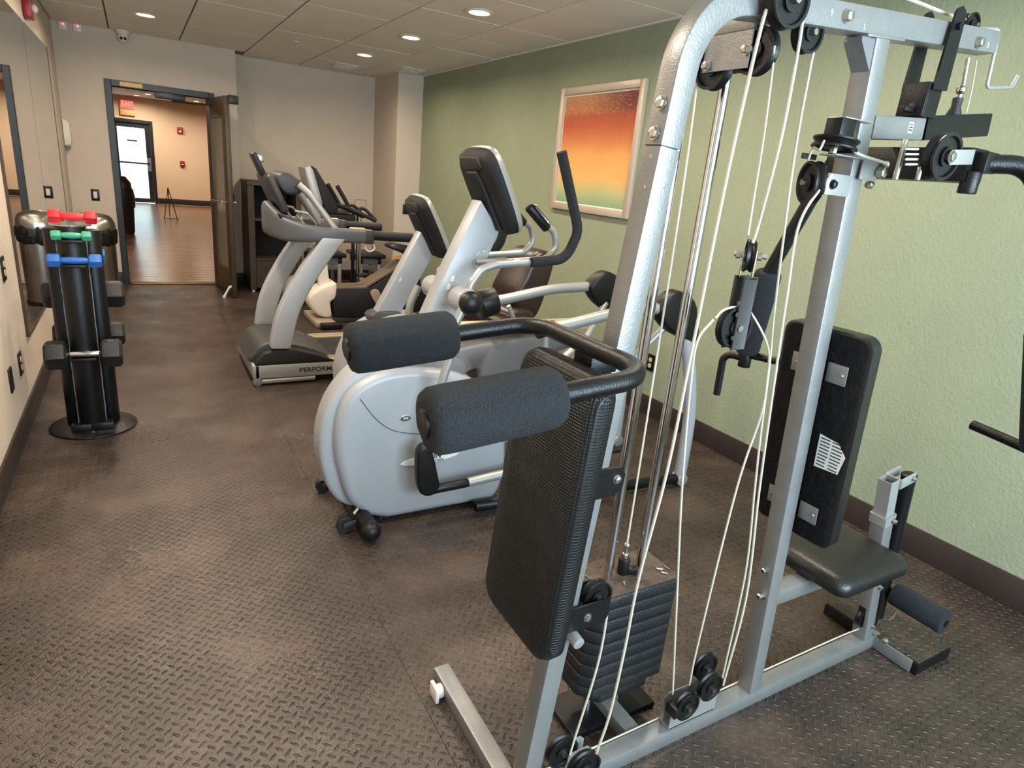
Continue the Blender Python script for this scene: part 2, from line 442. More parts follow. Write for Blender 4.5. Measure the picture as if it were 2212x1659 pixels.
def brick_mat():
    """pale siding seen through the lobby door"""
    m, t, p = nodes('pale_siding'); g = t.nodes.new('ShaderNodeNewGeometry')
    s = t.nodes.new('ShaderNodeSeparateXYZ'); t.links.new(g.outputs['Position'], s.inputs[0])
    c = ramp(t, noise(t, g.outputs['Position'], 3, 5), [(.3, rgb(140, 152, 158)), (.7, rgb(176, 184, 188))])
    t.links.new(c, p.inputs['Base Color']); p.inputs['Roughness'].default_value = .8; return m
M['siding'] = brick_mat()
# ================================================================ the room
XL, XR, YD, YR, YB, ZC = -.598, 3.03, 8.20, 8.55, -1.50, 2.555
XE = 1.04                      # end of the wall that holds the door
# floor: a slab and the rubber mats laid on it
fl = struct(add('floor', box(XL-.1, XR+.1, YB-.1, YR+.1, -.08, -.012), M['base'], smooth=False))
ys = [YB + 1.21*k for k in range(9)]
xs = [XL, XL+1.22, XL+2.44, XR]
for i in range(3):
    for j in range(9):
        y0, y1 = YB+1.21*j, min(YB+1.21*(j+1), YR)
        if i < 1 and y1 > YD: y1 = min(y1, YD+.02)
        if y1-y0 < .05: continue
        add('rubber_mat', box(xs[i]+.0004, xs[i+1]-.0004, y0+.0004, y1-.0004, -.012, 0, .0008, 1), M['floor'], fl, smooth=False)
# walls
struct(add('wall_left', box(XL-.12, XL, YB, YD+.12, 0, ZC+.05), M['wall'], smooth=False))
struct(add('wall_right', box(XR, XR+.12, YB, YR+.1, 0, ZC+.05), M['green'], smooth=False))
struct(add('wall_back_recess', box(XE, XR, YR, YR+.1, 0, ZC+.05), M['wall'], smooth=False))
DX0, DX1, DZ = -.147, .752, 2.035     # clear opening of the door
wd = struct(add('wall_door', join(box(XL, DX0-.0, YD, YD+.14, 0, ZC+.05), box(DX1, XE, YD, YD+.35, 0, ZC+.05), box(DX0, DX1, YD, YD+.14, DZ, ZC+.05)), M['wall'], smooth=False))
struct(add('wall_column', box(2.72, XR, 7.68, YR, 0, ZC+.05), M['wall'], smooth=False))
# wall behind the camera with its window
wb = struct(add('wall_behind', join(box(XL-.12, .2, YB-.14, YB, 0, ZC+.05), box(2.7, XR+.12, YB-.14, YB, 0, ZC+.05),
     box(.2, 2.7, YB-.14, YB, 0, .8), box(.2, 2.7, YB-.14, YB, 2.3, ZC+.05)), M['wall'], smooth=False))
w1 = struct(add('window_1', join(box(.2, .26, YB-.1, YB-.04, .8, 2.3), box(2.64, 2.7, YB-.1, YB-.04, .8, 2.3), box(1.42, 1.48, YB-.1, YB-.04, .8, 2.3),
     box(.2, 2.7, YB-.1, YB-.04, .8, .86), box(.2, 2.7, YB-.1, YB-.04, 2.24, 2.3)), M['frame_blk'], smooth=False))
# baseboards
BH = .138
def baseb(name, *b): return struct(add(name, box(*b, .004, 2), M['base']))
baseb('baseboard_right', XR-.012, XR, YB, 7.68, 0, BH)
baseb('baseboard_left', XL, XL+.012, YB, YD, 0, BH)
baseb('baseboard_door_left', XL+.012, DX0-.06, YD-.012, YD, 0, BH)
baseb('baseboard_door_right', DX1+.06, XE, YD-.012, YD, 0, BH)
baseb('baseboard_recess', XE, 2.72, YR-.012, YR, 0, BH)
baseb('baseboard_column_front', 2.72, XR-.012, 7.668, 7.68, 0, BH)
baseb('baseboard_column_side', 2.708, 2.72, 7.68, YR-.012, 0, BH)
# ceiling: grid and tiles
ce = struct(add('ceiling', box(XL-.1, XR+.1, YB-.1, YR+.1, ZC+.012, ZC+.09), M['grid'], smooth=False))
gx = [XL, -.123, .50, 1.146, 1.775, 2.412, XR]
gy = [3.373+.6165*k for k in range(-8, 9)]
gy = [YB] + [y for y in gy if y > YB+.02] 
for i in range(6):
    for j in range(len(gy)):
        y0 = gy[j]; y1 = gy[j+1] if j+1 < len(gy) else YR
        ymax = YD if gx[i+1] < 1.2 else YR
        y1 = min(y1, ymax)
        if y1-y0 < .03: continue
        dz = random.uniform(-.0015, .0015)
        add('ceiling_tile', box(gx[i]+.007, gx[i+1]-.007, y0+.003, y1-.003, ZC+dz, ZC+.012, .002, 1), M['tile'], ce, smooth=False)
# perimeter angle along the green wall
struct(add('trim_1', box(XR-.022, XR, YB, 7.68, ZC-.006, ZC+.002), M['tile'], smooth=False))

# ---------------------------------------------------------------- downlights
def downlight(x, y, z, label, power=16.5, col=(1, .83, .64), group='recessed ceiling lights'):
    t = thing('ceiling_light', (x, y, z), label, 'light', group)
    add('trim_ring', lathe([(.066, .001), (.092, .001), (.098, -.006), (.092, -.010), (.074, -.011), (.066, -.004)], (x, y, z-.002), (0, 0, 1), 28), M['white_pl'], t)
    add('lens', lathe([(.068, 0), (.055, -.006), (0, -.008)], (x, y, z-.004), (0, 0, 1), 24), M['lens'], t)
    l = bpy.data.lights.new('lamp', 'AREA'); l.shape = 'DISK'; l.size = .13; l.energy = power; l.color = col; l.spread = math.radians(165)
    lo = bpy.data.objects.new('lamp', l); COL.objects.link(lo); lo.parent = t; lo.location = (0, 0, -.022)
    return t
for x, y, n in ((2.095, 4.355, 'lit recessed downlight nearest the home gym, above the bikes'), (2.085, 5.615, 'lit recessed downlight in the middle of the row of three'),
                (2.082, 6.905, 'lit recessed downlight closest to the column and recess'), (.177, 6.915, 'lit recessed downlight in front of the doorway')):
    downlight(x, y, ZC, n)
for x, y, w in ((.177, 5.615, 24), (.177, 4.355, 28), (.177, 3.06, 24), (2.095, 3.06, 19), (2.095, 1.78, 22), (.177, 1.78, 24)):
    downlight(x, y, ZC, 'recessed downlight in the ceiling above the photographer', w, group='recessed lights outside the picture')

# sprinkler, vents, sensors, camera on the ceiling and wall
p = PZ(ZC, (640, 90))[0]
t = thing('sprinkler_head', p, 'small fire sprinkler head in the ceiling between the downlights', 'sprinkler')
add('escutcheon', lathe([(.03, 0), (.028, -.006), (0, -.006)], p, (0, 0, 1), 18), M['white_pl'], t)
add('deflector', join(cyl(p, p+V((0, 0, -.05)), .006), lathe([(.018, -.05), (.018, -.053)], p, (0, 0, 1), 12)), M['steel'], t)
for (u, v), nm in (((742, 141), 'slotted white air vent in the ceiling over the shelf recess'), ((885, 150), 'slotted white air vent in the ceiling beside the column')):
    p = PZ(ZC, (u, v))[0]
    t = thing('air_vent', p, nm, 'vent', 'ceiling air vents')
    add('vent_frame', box(p.x-.13, p.x+.13, p.y-.16, p.y+.16, p.z-.008, p.z, .003), M['tile'], t)
    for k in range(5):
        yy = p.y-.12+.06*k
        add('slat', obox((p.x, yy, p.z-.012), (1, 0, 0), (0, 1, .5), (0, -.5, 1), .22, .03, .004), M['tile'], t)
p = PZ(ZC, (265, 66))[0]; p.y = min(p.y, YD-.06)
t = thing('security_camera', p, 'white dome security camera at the ceiling above the door wall', 'camera')
add('mount', lathe([(.062, 0), (.062, -.02), (.05, -.035), (0, -.035)], p, (0, 0, 1), 24), M['white_pl'], t)
b = add('dome', ball(p+V((0, -.005, -.06)), .05), M['white_pl'], t)
for s in (-1, 1): add('lens', lathe([(.014, 0), (.014, .006), (0, .007)], p+V((-.002+s*.017, -.05, -.075)), (0, -1, -.3), 14), M['blk_pl'], b)
for (u, v), nm in (((135, 52), 'small white sensor box with red light in the ceiling corner'), ((167, 57), 'small white sensor box with red light, nearer the security camera')):
    p = PY(YD, (u, v))[0]
    t = thing('sensor_box', (p.x, YD, p.z), nm, 'sensor', 'sensor boxes under the ceiling')
    add('housing', box(p.x-.035, p.x+.035, YD-.03, YD-.001, p.z-.05, p.z+.02, .005), M['white_pl'], t)
    add('indicator', ball((p.x+.005, YD-.031, p.z), .008, u=10, v=6), M['led'], t)
# fire strobe on the left wall
p = PX(XL, (50, 14))[0]
t = thing('fire_strobe', p, 'red fire alarm strobe high on the left wall above the mirror', 'alarm')
add('housing', box(XL, XL+.05, p.y-.09, p.y+.09, p.z-.07, p.z+.07, .008), M['red_pl'], t)
add('flash_lens', ball((XL+.06, p.y+.02, p.z+.0), .03, sx=.8), M['white_pl'], t)

# ---------------------------------------------------------------- mirrors
MZ0, MZ1 = .428, 2.225
for y0, y1, nm in ((4.29, 5.852, 'wall mirror pane nearer the camera on the left wall'), (5.858, 7.36, 'wall mirror pane next to the door wall corner')):
    t = thing('wall_mirror', (XL, (y0+y1)/2, MZ0), nm, 'mirror', 'wall mirrors')
    add('backing', box(XL+.0005, XL+.006, y0, y1, MZ0, MZ1), M['grey_pl'], t, smooth=False)
    add('mirror_glass', box(XL+.006, XL+.011, y0+.002, y1-.002, MZ0+.002, MZ1-.002), M['mirror'], t, smooth=False)
    if y0 < 5: add('edge_strip', join(box(XL+.0005, XL+.014, y0-.010, y0, MZ0-.01, MZ1), box(XL+.0005, XL+.014, y0, y1, MZ0-.012, MZ0)), M['doorwood'], t)
    else: add('edge_strip', join(box(XL+.0005, XL+.014, y1, y1+.012, MZ0-.012, MZ1), box(XL+.0005, XL+.014, y0, y1, MZ0-.012, MZ0)), M['doorwood'], t)

# ---------------------------------------------------------------- outlets and switches
def plate(name, c, nrm, label, cat, w=.075, h=.118, toggles=0, sockets=0, group=None, cover=None):
    nrm = V(nrm); side = V((0, 0, 1)).cross(nrm)
    t = thing(name, c, label, cat, group); c = V(c)
    add('cover_plate', obox(c+nrm*.004, side, (0, 0, 1), nrm, w, h, .008, .003), M[cover or 'blk_pl'], t)
    if toggles: add('rocker', obox(c+nrm*.009, side, (0, 0, 1), nrm, .034, .066, .006, .002), M['white_pl'], t)
    for k in range(sockets):
        add('socket', lathe([(.0165, 0), (.0165, .010), (0, .010)], c+V((0, 0, .021-.042*k))+nrm*.0005, nrm, 16), M['cream'], t)
    return t
p = PX(XL, (5, 580))[0]; plate('wall_outlet', p, (1, 0, 0), 'black outlet plate on the left wall, the uppermost one', 'outlet', sockets=2, group='left wall outlets')
p = PX(XL, (42, 785))[0]; plate('wall_outlet', p, (1, 0, 0), 'black outlet plate low on the left wall, farther of the low pair', 'outlet', sockets=2, group='left wall outlets')
p = PX(XL, (22, 820))[0]; plate('wall_outlet', p, (1, 0, 0), 'blank black wall plate low on the left wall, nearest the camera', 'outlet', group='left wall outlets')
p = PY(YD, (206, 421))[0]; plate('light_switch', p, (0, -1, 0), 'black framed light switch with white rocker left of the doorway', 'switch', toggles=1)
p = PY(YD, (507, 430))[0]; p.x = .93; plate('light_switch', (.935, YD, p.z), (0, -1, 0), 'dark switch plate on the wall right of the open door', 'switch')
p = PY(7.68, (876, 452))[0]; plate('wall_outlet', p, (0, -1, 0), 'black outlet plate on the column beside the rear bike console', 'outlet')
p = PX(XR, (1406, 783))[0]; plate('wall_outlet', p, (-1, 0, 0), 'black outlet with cream sockets low on the green wall', 'outlet', sockets=2)
# paper dispenser in the corner
p = PY(YD, (138, 282))[0]
t = thing('paper_dispenser', (-.565, YD, 1.42), 'white rounded paper dispenser in the corner beside the mirror', 'dispenser')
add('cover', bulge_prism([(x, YD-.001, z) for x, z in [(-.596, 1.41), (-.596, 1.665), (-.565, 1.66), (-.535, 1.63), (-.532, 1.45), (-.55, 1.415)]], (0, -.11, 0), .02), M['white_pl'], t)
add('chute', box(-.59, -.548, YD-.1, YD-.01, 1.395, 1.412, .003), M['grey_pl'], t)

# ---------------------------------------------------------------- doorway and open door
d = thing('door_1', (0.3, YD, 0), None, None); d['kind'] = 'structure'
def dfr(n, *b): return add(n, box(*b, .003, 1), M['frame_blk'], d)
dfr('door_jamb', DX0-.06, DX0, YD-.02, YD+.15, 0, DZ+.06); dfr('door_jamb', DX1, DX1+.055, YD-.02, YD+.15, 0, DZ+.06)
dfr('door_head', DX0, DX1, YD-.02, YD+.15, DZ, DZ+.06)
add('threshold', box(DX0, DX1, YD-.015, YD+.12, 0, .012, .004), M['brass'], d)
add('hinge_label', box(.0-.13+.06, .13, YD-.024, YD-.02, DZ+.01, DZ+.05), M['exit'], d)
# door leaf: hinged on the right jamb, swung into the room
H = V((.742, YD-.02, 0)); E = V((.842, 7.37, 0)); dv = (E-H).normalized(); nv = V((0, 0, 1)).cross(dv); L = (E-H).length
def leaf(name, a0, a1, z0, z1, th=.045, m='doorwood', par=d, off=0, bev=.004):
    c = H + dv*(a0+a1)/2 + V((0, 0, (z0+z1)/2)) + nv*off
    return add(name, obox(c, dv, nv, (0, 0, 1), a1-a0, th, z1-z0, bev), M[m], par)
lf = leaf('door_leaf', 0, .16, .008, 2.03)
leaf('door_stile', L-.15, L, .008, 2.03, par=lf); leaf('top_rail', .16, L-.15, 1.86, 2.03, par=lf); leaf('bottom_rail', .16, L-.15, .008, .28, par=lf)
leaf('door_pane', .16, L-.15, .28, 1.86, .008, 'glassdark', lf, bev=0)
for z0, z1 in ((.28, .30), (1.84, 1.86)): leaf('glazing_bead', .16, L-.15, z0, z1, .04, 'steel', lf, bev=.002)
for sgn in (1, -1):
    a = H+dv*.22+V((0, 0, .98)); b = H+dv*(L-.1)+V((0, 0, 1.0))
    add('push_bar', join(tube([a+nv*sgn*.065, b+nv*sgn*.065], .012), cyl(a+nv*sgn*.02, a+nv*sgn*.065, .01), cyl(b+nv*sgn*.02, b+nv*sgn*.065, .01)), M['steel'], lf)
c = H+dv*(L-.06)
add('door_stop', join(cyl(c+V((0, 0, .12))-nv*.02, c+V((0, 0, .10))-nv*.05, .014), tube([c+V((0, 0, .105))-nv*.045, c+V((0, 0, .01))-nv*.10], .011), cyl(c-nv*.10, c-nv*.10+V((0, 0, .02)), .018)), M['white_pl'], lf)
cb = H+dv*(L-.12)+V((0, 0, 2.05))
add('latch_bracket', obox(H+dv*(L-.02)+nv*.06+V((0, 0, 2.0)), dv, nv, (0, 0, 1), .09, .09, .08, .006), M['frame_blk'], lf)
# door closer on the head
add('closer_body', box(.24, .52, YD-.075, YD-.02, DZ-.065, DZ-.005, .008), M['frame_blk'], d)
add('closer_arm', join(tube([(.40, YD-.05, DZ-.075), (.60, YD-.16, DZ-.078)], .011), tube([(.60, YD-.16, DZ-.078), (.76, YD-.28, DZ-.078)], .009)), M['frame_blk'], d)

# ---------------------------------------------------------------- lobby beyond
LY, LX0, LX1, LZ = 20.2, -3.2, 5.2, 2.63
lfz = struct(add('floor_lobby', box(LX0, LX1, YD+.12, LY, -.08, -.001), M['wood'], smooth=False))
pw = .165
yy = YD+.135; k = 0
while yy < 13.4:
    x0 = -1.4 + (k*.37) % .9
    x = x0-1.2
    while x < 2.6:
        a, b2 = max(x, -1.6), min(x+1.18, 2.4)
        if b2-a > .1: add('plank', box(a+.002, b2-.002, yy+.004, yy+pw-.004, -.001, .004, .002, 1), M['wood'], lfz, smooth=False)
        x += 1.18
    yy += pw; k += 1
struct(add('ceiling_lobby', box(LX0, LX1, YD+.14, LY, LZ, LZ+.1), M['tile'], smooth=False))
ex0, ex1, ez = -.42, .40, 2.0
struct(add('wall_lobby_far', join(box(LX0, ex0, LY, LY+.15, 0, LZ), box(ex1, LX1, LY, LY+.15, 0, LZ), box(ex0, ex1, LY, LY+.15, ez, LZ)), M['lobby_wall'], smooth=False))
struct(add('wall_lobby_left', box(LX0-.1, LX0, YD, LY, 0, LZ), M['lobby_wall'], smooth=False))
struct(add('wall_lobby_right', box(LX1, LX1+.1, YD, LY, 0, LZ), M['lobby_wall'], smooth=False))
struct(add('wall_lobby_near', join(box(LX0, XL-.1, YD+.12, YD+.15, 0, LZ), box(XR, LX1, YD+.12, YD+.15, 0, LZ), box(1.05, XR, YR+.1, YR+.14, 0, LZ)), M['lobby_wall'], smooth=False))
baseb('baseboard_lobby', ex1+.08, LX1, LY-.015, LY, 0, .15)
d2 = thing('door_2', (0, LY, 0), None, None); d2['kind'] = 'structure'
def d2b(n, m, *b): return add(n, box(*b, .004, 1), M[m], d2)
d2b('door_jamb', 'frame_blk', ex0-.07, ex0, LY-.03, LY+.12, 0, ez+.08); d2b('door_jamb', 'frame_blk', ex1, ex1+.075, LY-.03, LY+.12, 0, ez+.08); d2b('door_head', 'frame_blk', ex0, ex1, LY-.03, LY+.12, ez, ez+.08)
d2b('door_stile', 'frame_blk', ex0, ex0+.09, LY+.03, LY+.08, .01, ez); d2b('door_stile', 'frame_blk', ex1-.11, ex1, LY+.03, LY+.08, .01, ez)
d2b('top_rail', 'frame_blk', ex0+.09, ex1-.11, LY+.03, LY+.08, ez-.12, ez); d2b('bottom_rail', 'frame_blk', ex0+.09, ex1-.11, LY+.03, LY+.08, .01, .12)
d2b('door_pane', 'glass', ex0+.09, ex1-.11, LY+.05, LY+.058, .12, ez-.12)
d2b('push_bar', 'frame_blk', ex0+.05, ex1-.05, LY-.02, LY+.0, .99, 1.03); d2b('lock_case', 'grey_pl', ex1-.1, ex1-.01, LY+.0, LY+.03, .82, 1.16)
d2b('notice', 'ink', -.12, .10, LY+.04, LY+.048, 1.54, 1.58)
# exterior: pale siding wall outside the lobby door
sd = struct(add('wall_outside', box(-2.2, 2.2, LY+2.2, LY+2.3, -.1, 2.6), M['siding'], smooth=False))
for k in range(16): add('siding_board', obox((0, LY+2.18, .1+.16*k), (1, 0, 0), (0, 1, .12), (0, -.12, 1), 4.4, .02, .165), M['siding'], sd, smooth=False)
struct(add('added_sky_blocker', box(-2.2, 2.2, LY+.15, LY+1.7, 2.9, 3.0), M['lobby_wall'], smooth=False))  # unseen canopy, added to cut the sky light falling on the siding
struct(add('ground_outside', box(-2.2, 2.2, LY+.15, LY+2.2, -.1, -.02), M['siding'], smooth=False))
for (u, v) in ((295, 205), (424, 218)):
    p = PZ(LZ, (u, v))[0]; downlight(p.x, p.y, LZ, 'lit recessed downlight in the lobby ceiling, ' + ('above the exit sign side' if u < 300 else 'behind the door closer'), 27, (1, .82, .64), 'lobby downlights')
for x, y in ((2.2, 10.2), (-.6, 10.4), (2.6, 18.2), (.4, 18.4)):
    downlight(x, y, LZ, 'recessed downlight in the lobby, hidden by the door wall', 27, (1, .82, .64), 'hidden lobby downlights')
# exit sign, alarm devices
c = PY(LY, (275, 228))[0]
t = thing('exit_sign', (c.x, LY, c.z-.15), 'cream exit sign with red letters above the lobby door', 'sign')
sx0, sx1 = c.x-.17, c.x+.15
add('sign_body', box(sx0, sx1, LY-.07, LY, 2.31, 2.52, .008), M['exit'], t)
add('face', box(sx0+.03, sx1-.02, LY-.075, LY-.07, 2.335, 2.515, .002), M['exitred'], t)
text('lettering', 'EXIT', .15, ((sx0+sx1)/2+.005, LY-.077, 2.425), (1, 0, 0), (0, 0, 1), M['exitlet'], t, .002, .85)
add('emergency_lamp_box', box(sx0, sx1, LY-.07, LY, 2.16, 2.30, .008), M['yellowpl'], t)
c = PY(LY, (389, 282))[0]
t = thing('fire_horn', c, 'red fire alarm horn strobe on the lobby wall, the upper red box', 'alarm')
add('housing', box(c.x-.07, c.x+.07, LY-.05, LY, c.z-.08, c.z+.08, .01), M['red_pl'], t); add('flash_lens', ball((c.x, LY-.05, c.z-.03), .035, sy=.6), M['white_pl'], t)
c = PY(LY, (394, 354))[0]
t = thing('fire_pull_station', c, 'red fire pull station on the lobby wall, the lower red box', 'alarm')
add('housing', box(c.x-.055, c.x+.055, LY-.05, LY, c.z-.075, c.z+.075, .01), M['red_pl'], t); add('pull_handle', box(c.x-.035, c.x+.035, LY-.065, LY-.05, c.z-.03, c.z-.005, .004), M['white_pl'], t)
# easel
a = PZ(0, (355, 474), (384, 476)); q = (a[0]+a[1])/2
t = thing('display_easel', q, 'empty brass wire easel standing on the lobby wood floor', 'easel')
top = V((q.x-.01, q.y+.15, .66))
for k in range(2): add('leg', tube([(a[k].x, q.y, 0), top], .009, n=8), M['brass'], t)
add('leg', tube([(q.x, q.y+.45, 0), top], .009, n=8), M['brass'], t)
add('ledge', tube([(a[0].x, q.y, .03), (a[1].x+.02, q.y, .03)], .009, n=8), M['brass'], t)
# brown bin in the lobby
q = V((-.27, 13.0, 0))
t = thing('lobby_bin', q, 'dark brown bin with black bag in the lobby beyond the doorway', 'bin')
add('bin_body', lathe([(.17, 0), (.19, .05), (.21, .62), (0, .62)], q, (0, 0, 1), 24), M['binbrown'], t)
add('bin_bag', lathe([(.225, .45), (.235, .6), (.215, .75), (.20, .72)], q, (0, 0, 1), 24), M['bag'], t)
add('bin_lid', lathe([(.2, .72), (.19, .85), (.12, .95), (0, .97)], q, (0, 0, 1), 24), M['binbrown'], t)

# ---------------------------------------------------------------- picture on the green wall
P4 = PX(XR, (1219.7, 192.1), (1405.3, 169.7), (1193.6, 448.2), (1360, 474.3))
py1, py0 = 4.637, 3.618; pz0, pz1 = 1.306, 2.222
t = thing('framed_picture', (XR, (py0+py1)/2, pz0), 'framed abstract print fading from orange red to sea green on the green wall', 'picture')
fw = .052
for n, b in (('frame_side', (py0, py0+fw, pz0, pz1)), ('frame_side', (py1-fw, py1, pz0, pz1)), ('frame_rail', (py0+fw, py1-fw, pz0, pz0+fw)), ('frame_rail', (py0+fw, py1-fw, pz1-fw, pz1))):
    add(n, box(XR-.035, XR-.001, b[0], b[1], b[2], b[3], .004), M['frame_pic'], t)
add('mount', box(XR-.014, XR-.006, py0+fw, py1-fw, pz0+fw, pz1-fw), M['mat_edge'], t, smooth=False)
add('print', box(XR-.018, XR-.014, py0+fw+.012, py1-fw-.012, pz0+fw+.012, pz1-fw-.012), M['print'], t, smooth=False)
# ================================================================ multi-station home gym (axis-aligned, centre plane y = YC)
YC = .959; YN = .934
G = thing('home_gym', (1.4, YC, 0), 'tall silver and black cable home gym with weight stack in the foreground', 'gym machine')
UPX, UPY, UPZ = (1, 0, 0), (0, 1, 0), (0, 0, 1)
def xz(pts, y): return [(x, y, z) for x, z in pts]
def pulley(name, c, ax, r, parent, w=.022, m='blk_pl', hub=True):
    """grooved cable wheel with hub and bolt"""
    ax = V(ax).normalized(); h = w/2
    o = add(name, lathe([(r*.42, -h*.5), (r*.80, -h*.5), (r*.86, -h), (r, -h), (r, -h*.7), (r*.86, 0), (r, h*.7), (r, h), (r*.86, h), (r*.80, h*.5), (r*.42, h*.5), (r*.42, -h*.5)], c, ax, 32), M[m], parent)
    if hub:
        add('hub', lathe([(0, -h*1.1), (r*.42, -h*1.0), (r*.42, h*1.0), (r*.30, h*1.2), (0, h*1.2)], c, ax, 18), M[m], o)
        add('axle_bolt', join(lathe([(0, -h*2), (r*.17, -h*2), (r*.17, h*2), (0, h*2)], c, ax, 6)), M['bolt'], o)
    return o
def cable(pts, r=.0033, n=6, m='cable', sm=8): return add('cable', sweep(smooth_open(pts, sm), circ(r*.82, 8)), M[m], G)

# --- tubes of the frame
post = [(.722, YC, .05), (.8548, YC, 1.580)]
add('front_post', sqtube(post, .050, .050, UPY), M['silver'], G)
add('top_beam', sqtube([(.8551, YC, 1.5825), (.8775, YC, 1.836), (1.14, YC, 1.8615), (1.853, YC, 1.926)], .050, .050, UPY, fil=.17), M['silver'], G)
add('base_rail', sqtube([(.70, YC, .025), (2.235, YC, .025)], .050, .050, UPZ), M['silver'], G)
add('rear_post', sqtube([(1.556, YC, .05), (1.4035, YC, 1.857)], .0496, .0496, UPY), M['silver'], G)
ff = add('front_foot', sqtube([(.708, 1.432, .025), (.708, .50, .025)], .050, .050, UPZ), M['silver'], G)
add('end_cap', join(cyl((.682, 1.365, .024), (.664, 1.365, .024), .021, .003, 16), box(.652, .664, 1.34, 1.39, .002, .05, .003)), M['white_pl'], ff)
add('stack_support', sqtube([(1.107, .985, .025), (1.107, 1.30, .025)], .050, .050, UPZ), M['silver'], G)
add('stack_base', box(.955, 1.26, 1.06, 1.21, .0, .02, .003), M['blk_pc'], G)
rf = add('rear_foot', box(2.205, 2.42, .78, 1.14, 0, .045, .004), M['blk_pc'], G)
add('grip_mat', box(2.21, 2.415, .785, 1.135, .045, .049, .001), M['floor'], rf, smooth=False)
add('foot_bracket', box(2.196, 2.204, .80, 1.0, .004, .05, .001), M['silver'], G)
# plates and gussets at the joints
add('joint_plate', obox((1.408, YC, 1.8585), (1, 0, .09), UPY, (-.09, 0, 1), .13, .056, .005, .001), M['silver'], G)
g = prism(xz([(1.384, 1.852), (1.335, 1.850), (1.335, 1.842), (1.384, 1.79)], YN+.004), (0, .042, 0)); add('gusset', g, M['grey_pl'], G)
# --- bolts
for u, v in ((1430, 222), (1415, 287)):
    p = on(u, v, 1, YC); d = (V(post[1])-V(post[0])).normalized(); 
    # the left face of the post: walk along the post to the height of the pixel
    k = (p.z-.05)/(1.530); c = V(post[0]).lerp(V(post[1]), k); c.x -= .0255
    hexbolt('hex_bolt', on(u, v, 0, c.x), (-1, 0, .087), .010, .009, M['bolt'], G)
for u, v in ((1828, 35), (2112, 92)): hexbolt('hex_bolt', on(u, v, 1, YN), (0, -1, 0), .010, .012, M['bolt'], G)
for u, v in ((1660, 1230), (1650, 1285)): hexbolt('hex_bolt', on(u, v, 0, 1.5065), (-1, 0, 0), .009, .022, M['bolt'], G)
hexbolt('hex_bolt', on(1912, 1384, 0, 2.2), (-1, -.3, .2), .009, .01, M['bolt'], G)
add('sleeve_joint', sqtube([(.852, YC, 1.55), (.859, YC, 1.63)], .044, .044, UPY), M['dkgrey'], G)
for u, v, ax, val in ((1406, 338, 0, .829), (1393, 405, 0, .823), (1448, 343, 1, YN), (1434, 402, 1, YN)):
    n = (-1, 0, 0) if ax == 0 else (0, -1, 0)
    add('rivet', lathe([(.0042, -.001), (.0042, .0008), (0, .0022)], on(u, v, ax, val), n, 10), M['bolt'], G)
for txt, u, v in (('9', 1797, 28), ('L', 1868, 58), ('5', 2134, 98)):
    text('chalk_mark', txt, .016, on(u, v, 1, YN-.0006), (1, 0, .09), (-.09, 0, 1), M['sticker'], G, .0003)

# --- hook on the end of the beam
add('hanging_hook', tube([(1.815, YC+.01, 1.9535), (1.868, YC-.012, 1.958), (1.886, YC-.012, 1.829), (1.99, YC-.02, 1.845), (2.004, YC-.02, 1.874)], .0042, .012, 8), M['silver_lt'], G)

# --- upper pulleys
pulley('cable_pulley', (1.052, .905, 1.853), UPY, .047, G, .024)
add('pulley_axle', cyl((1.052, .885, 1.853), (1.052, YN, 1.853), .007), M['bolt'], G)
pulley('cable_pulley', (1.19, YC, 1.832), UPY, .038, G, .02)
# bracket below the beam: two wheels that carry the cable back over the weight stack
for x in (1.066, 1.103): add('pulley_bracket', prism([(x, .985, 1.752), (x, 1.108, 1.752), (x, 1.108, 1.823), (x, .985, 1.823)], (.003, 0, 0), .0006, 1), M['silver'], G)
add('bracket_arm', sqtube([(1.086, .985, 1.838), (1.086, 1.17, 1.838)], .046, .034, UPZ), M['silver'], G)
pulley('cable_pulley', (1.086, 1.093, 1.765), UPX, .045, G, .024); pulley('cable_pulley', (1.086, .985, 1.785), UPX, .045, G, .024)
for y, z in ((1.093, 1.765), (.993, 1.785)): hexbolt('hex_bolt', (1.066, y, z), (-1, 0, 0), .008, .012, M['bolt'], G)
p = PY(YC, (2098, 48))[0]
pulley('cable_pulley', (p.x-.004, YC, 1.947), UPY, .028, G, .02)

# --- weight stack
SX, SY, ZB, ZT, NP = 1.107, 1.13, .105, .478, 10
for dx in (-.0575, .0575):
    add('guide_rod', cyl((SX+dx, SY, .02), (SX+dx, SY, 1.83), .0125, 0, 18), M['chrome'], G)
def plate_bm(hx, hy, ch, z0, z1):
    o = [(-hx+ch, -hy), (hx-ch*.4, -hy), (hx, -hy+ch*.4), (hx, hy-ch*.4), (hx-ch*.4, hy), (-hx+ch, hy), (-hx, hy-ch), (-hx, -hy+ch)]
    return prism([(SX+x, SY+y, z0) for x, y in o], (0, 0, z1-z0), .006, 2)
h = (ZT-ZB)/NP
first = None
for k in range(NP-1):
    z0 = ZB+k*h
    if k == 0: add('weight_plate', plate_bm(.105, .07, .03, z0, z0+h-.003), M['iron'], G)
    elif first is None: first = add('weight_plate', plate_bm(.148, .08, .036, z0, z0+h-.003), M['iron'], G)
    else:
        c = first.copy(); COL.objects.link(c); c.location = first.location+V((random.uniform(-.002, .002), random.uniform(-.002, .002), h*(k-1)))
tp = add('top_plate', plate_bm(.150, .082, .036, ZT-h, ZT-.002), M['iron'], G)
add('dusty_top', prism([(SX+x, SY+y, ZT-.002) for x, y in ((-.112, -.076), (.13, -.076), (.143, -.06), (.143, .06), (.13, .076), (-.112, .076), (-.142, .044), (-.142, -.044))], (0, 0, .0025)), M['dirt'], tp, smooth=False)
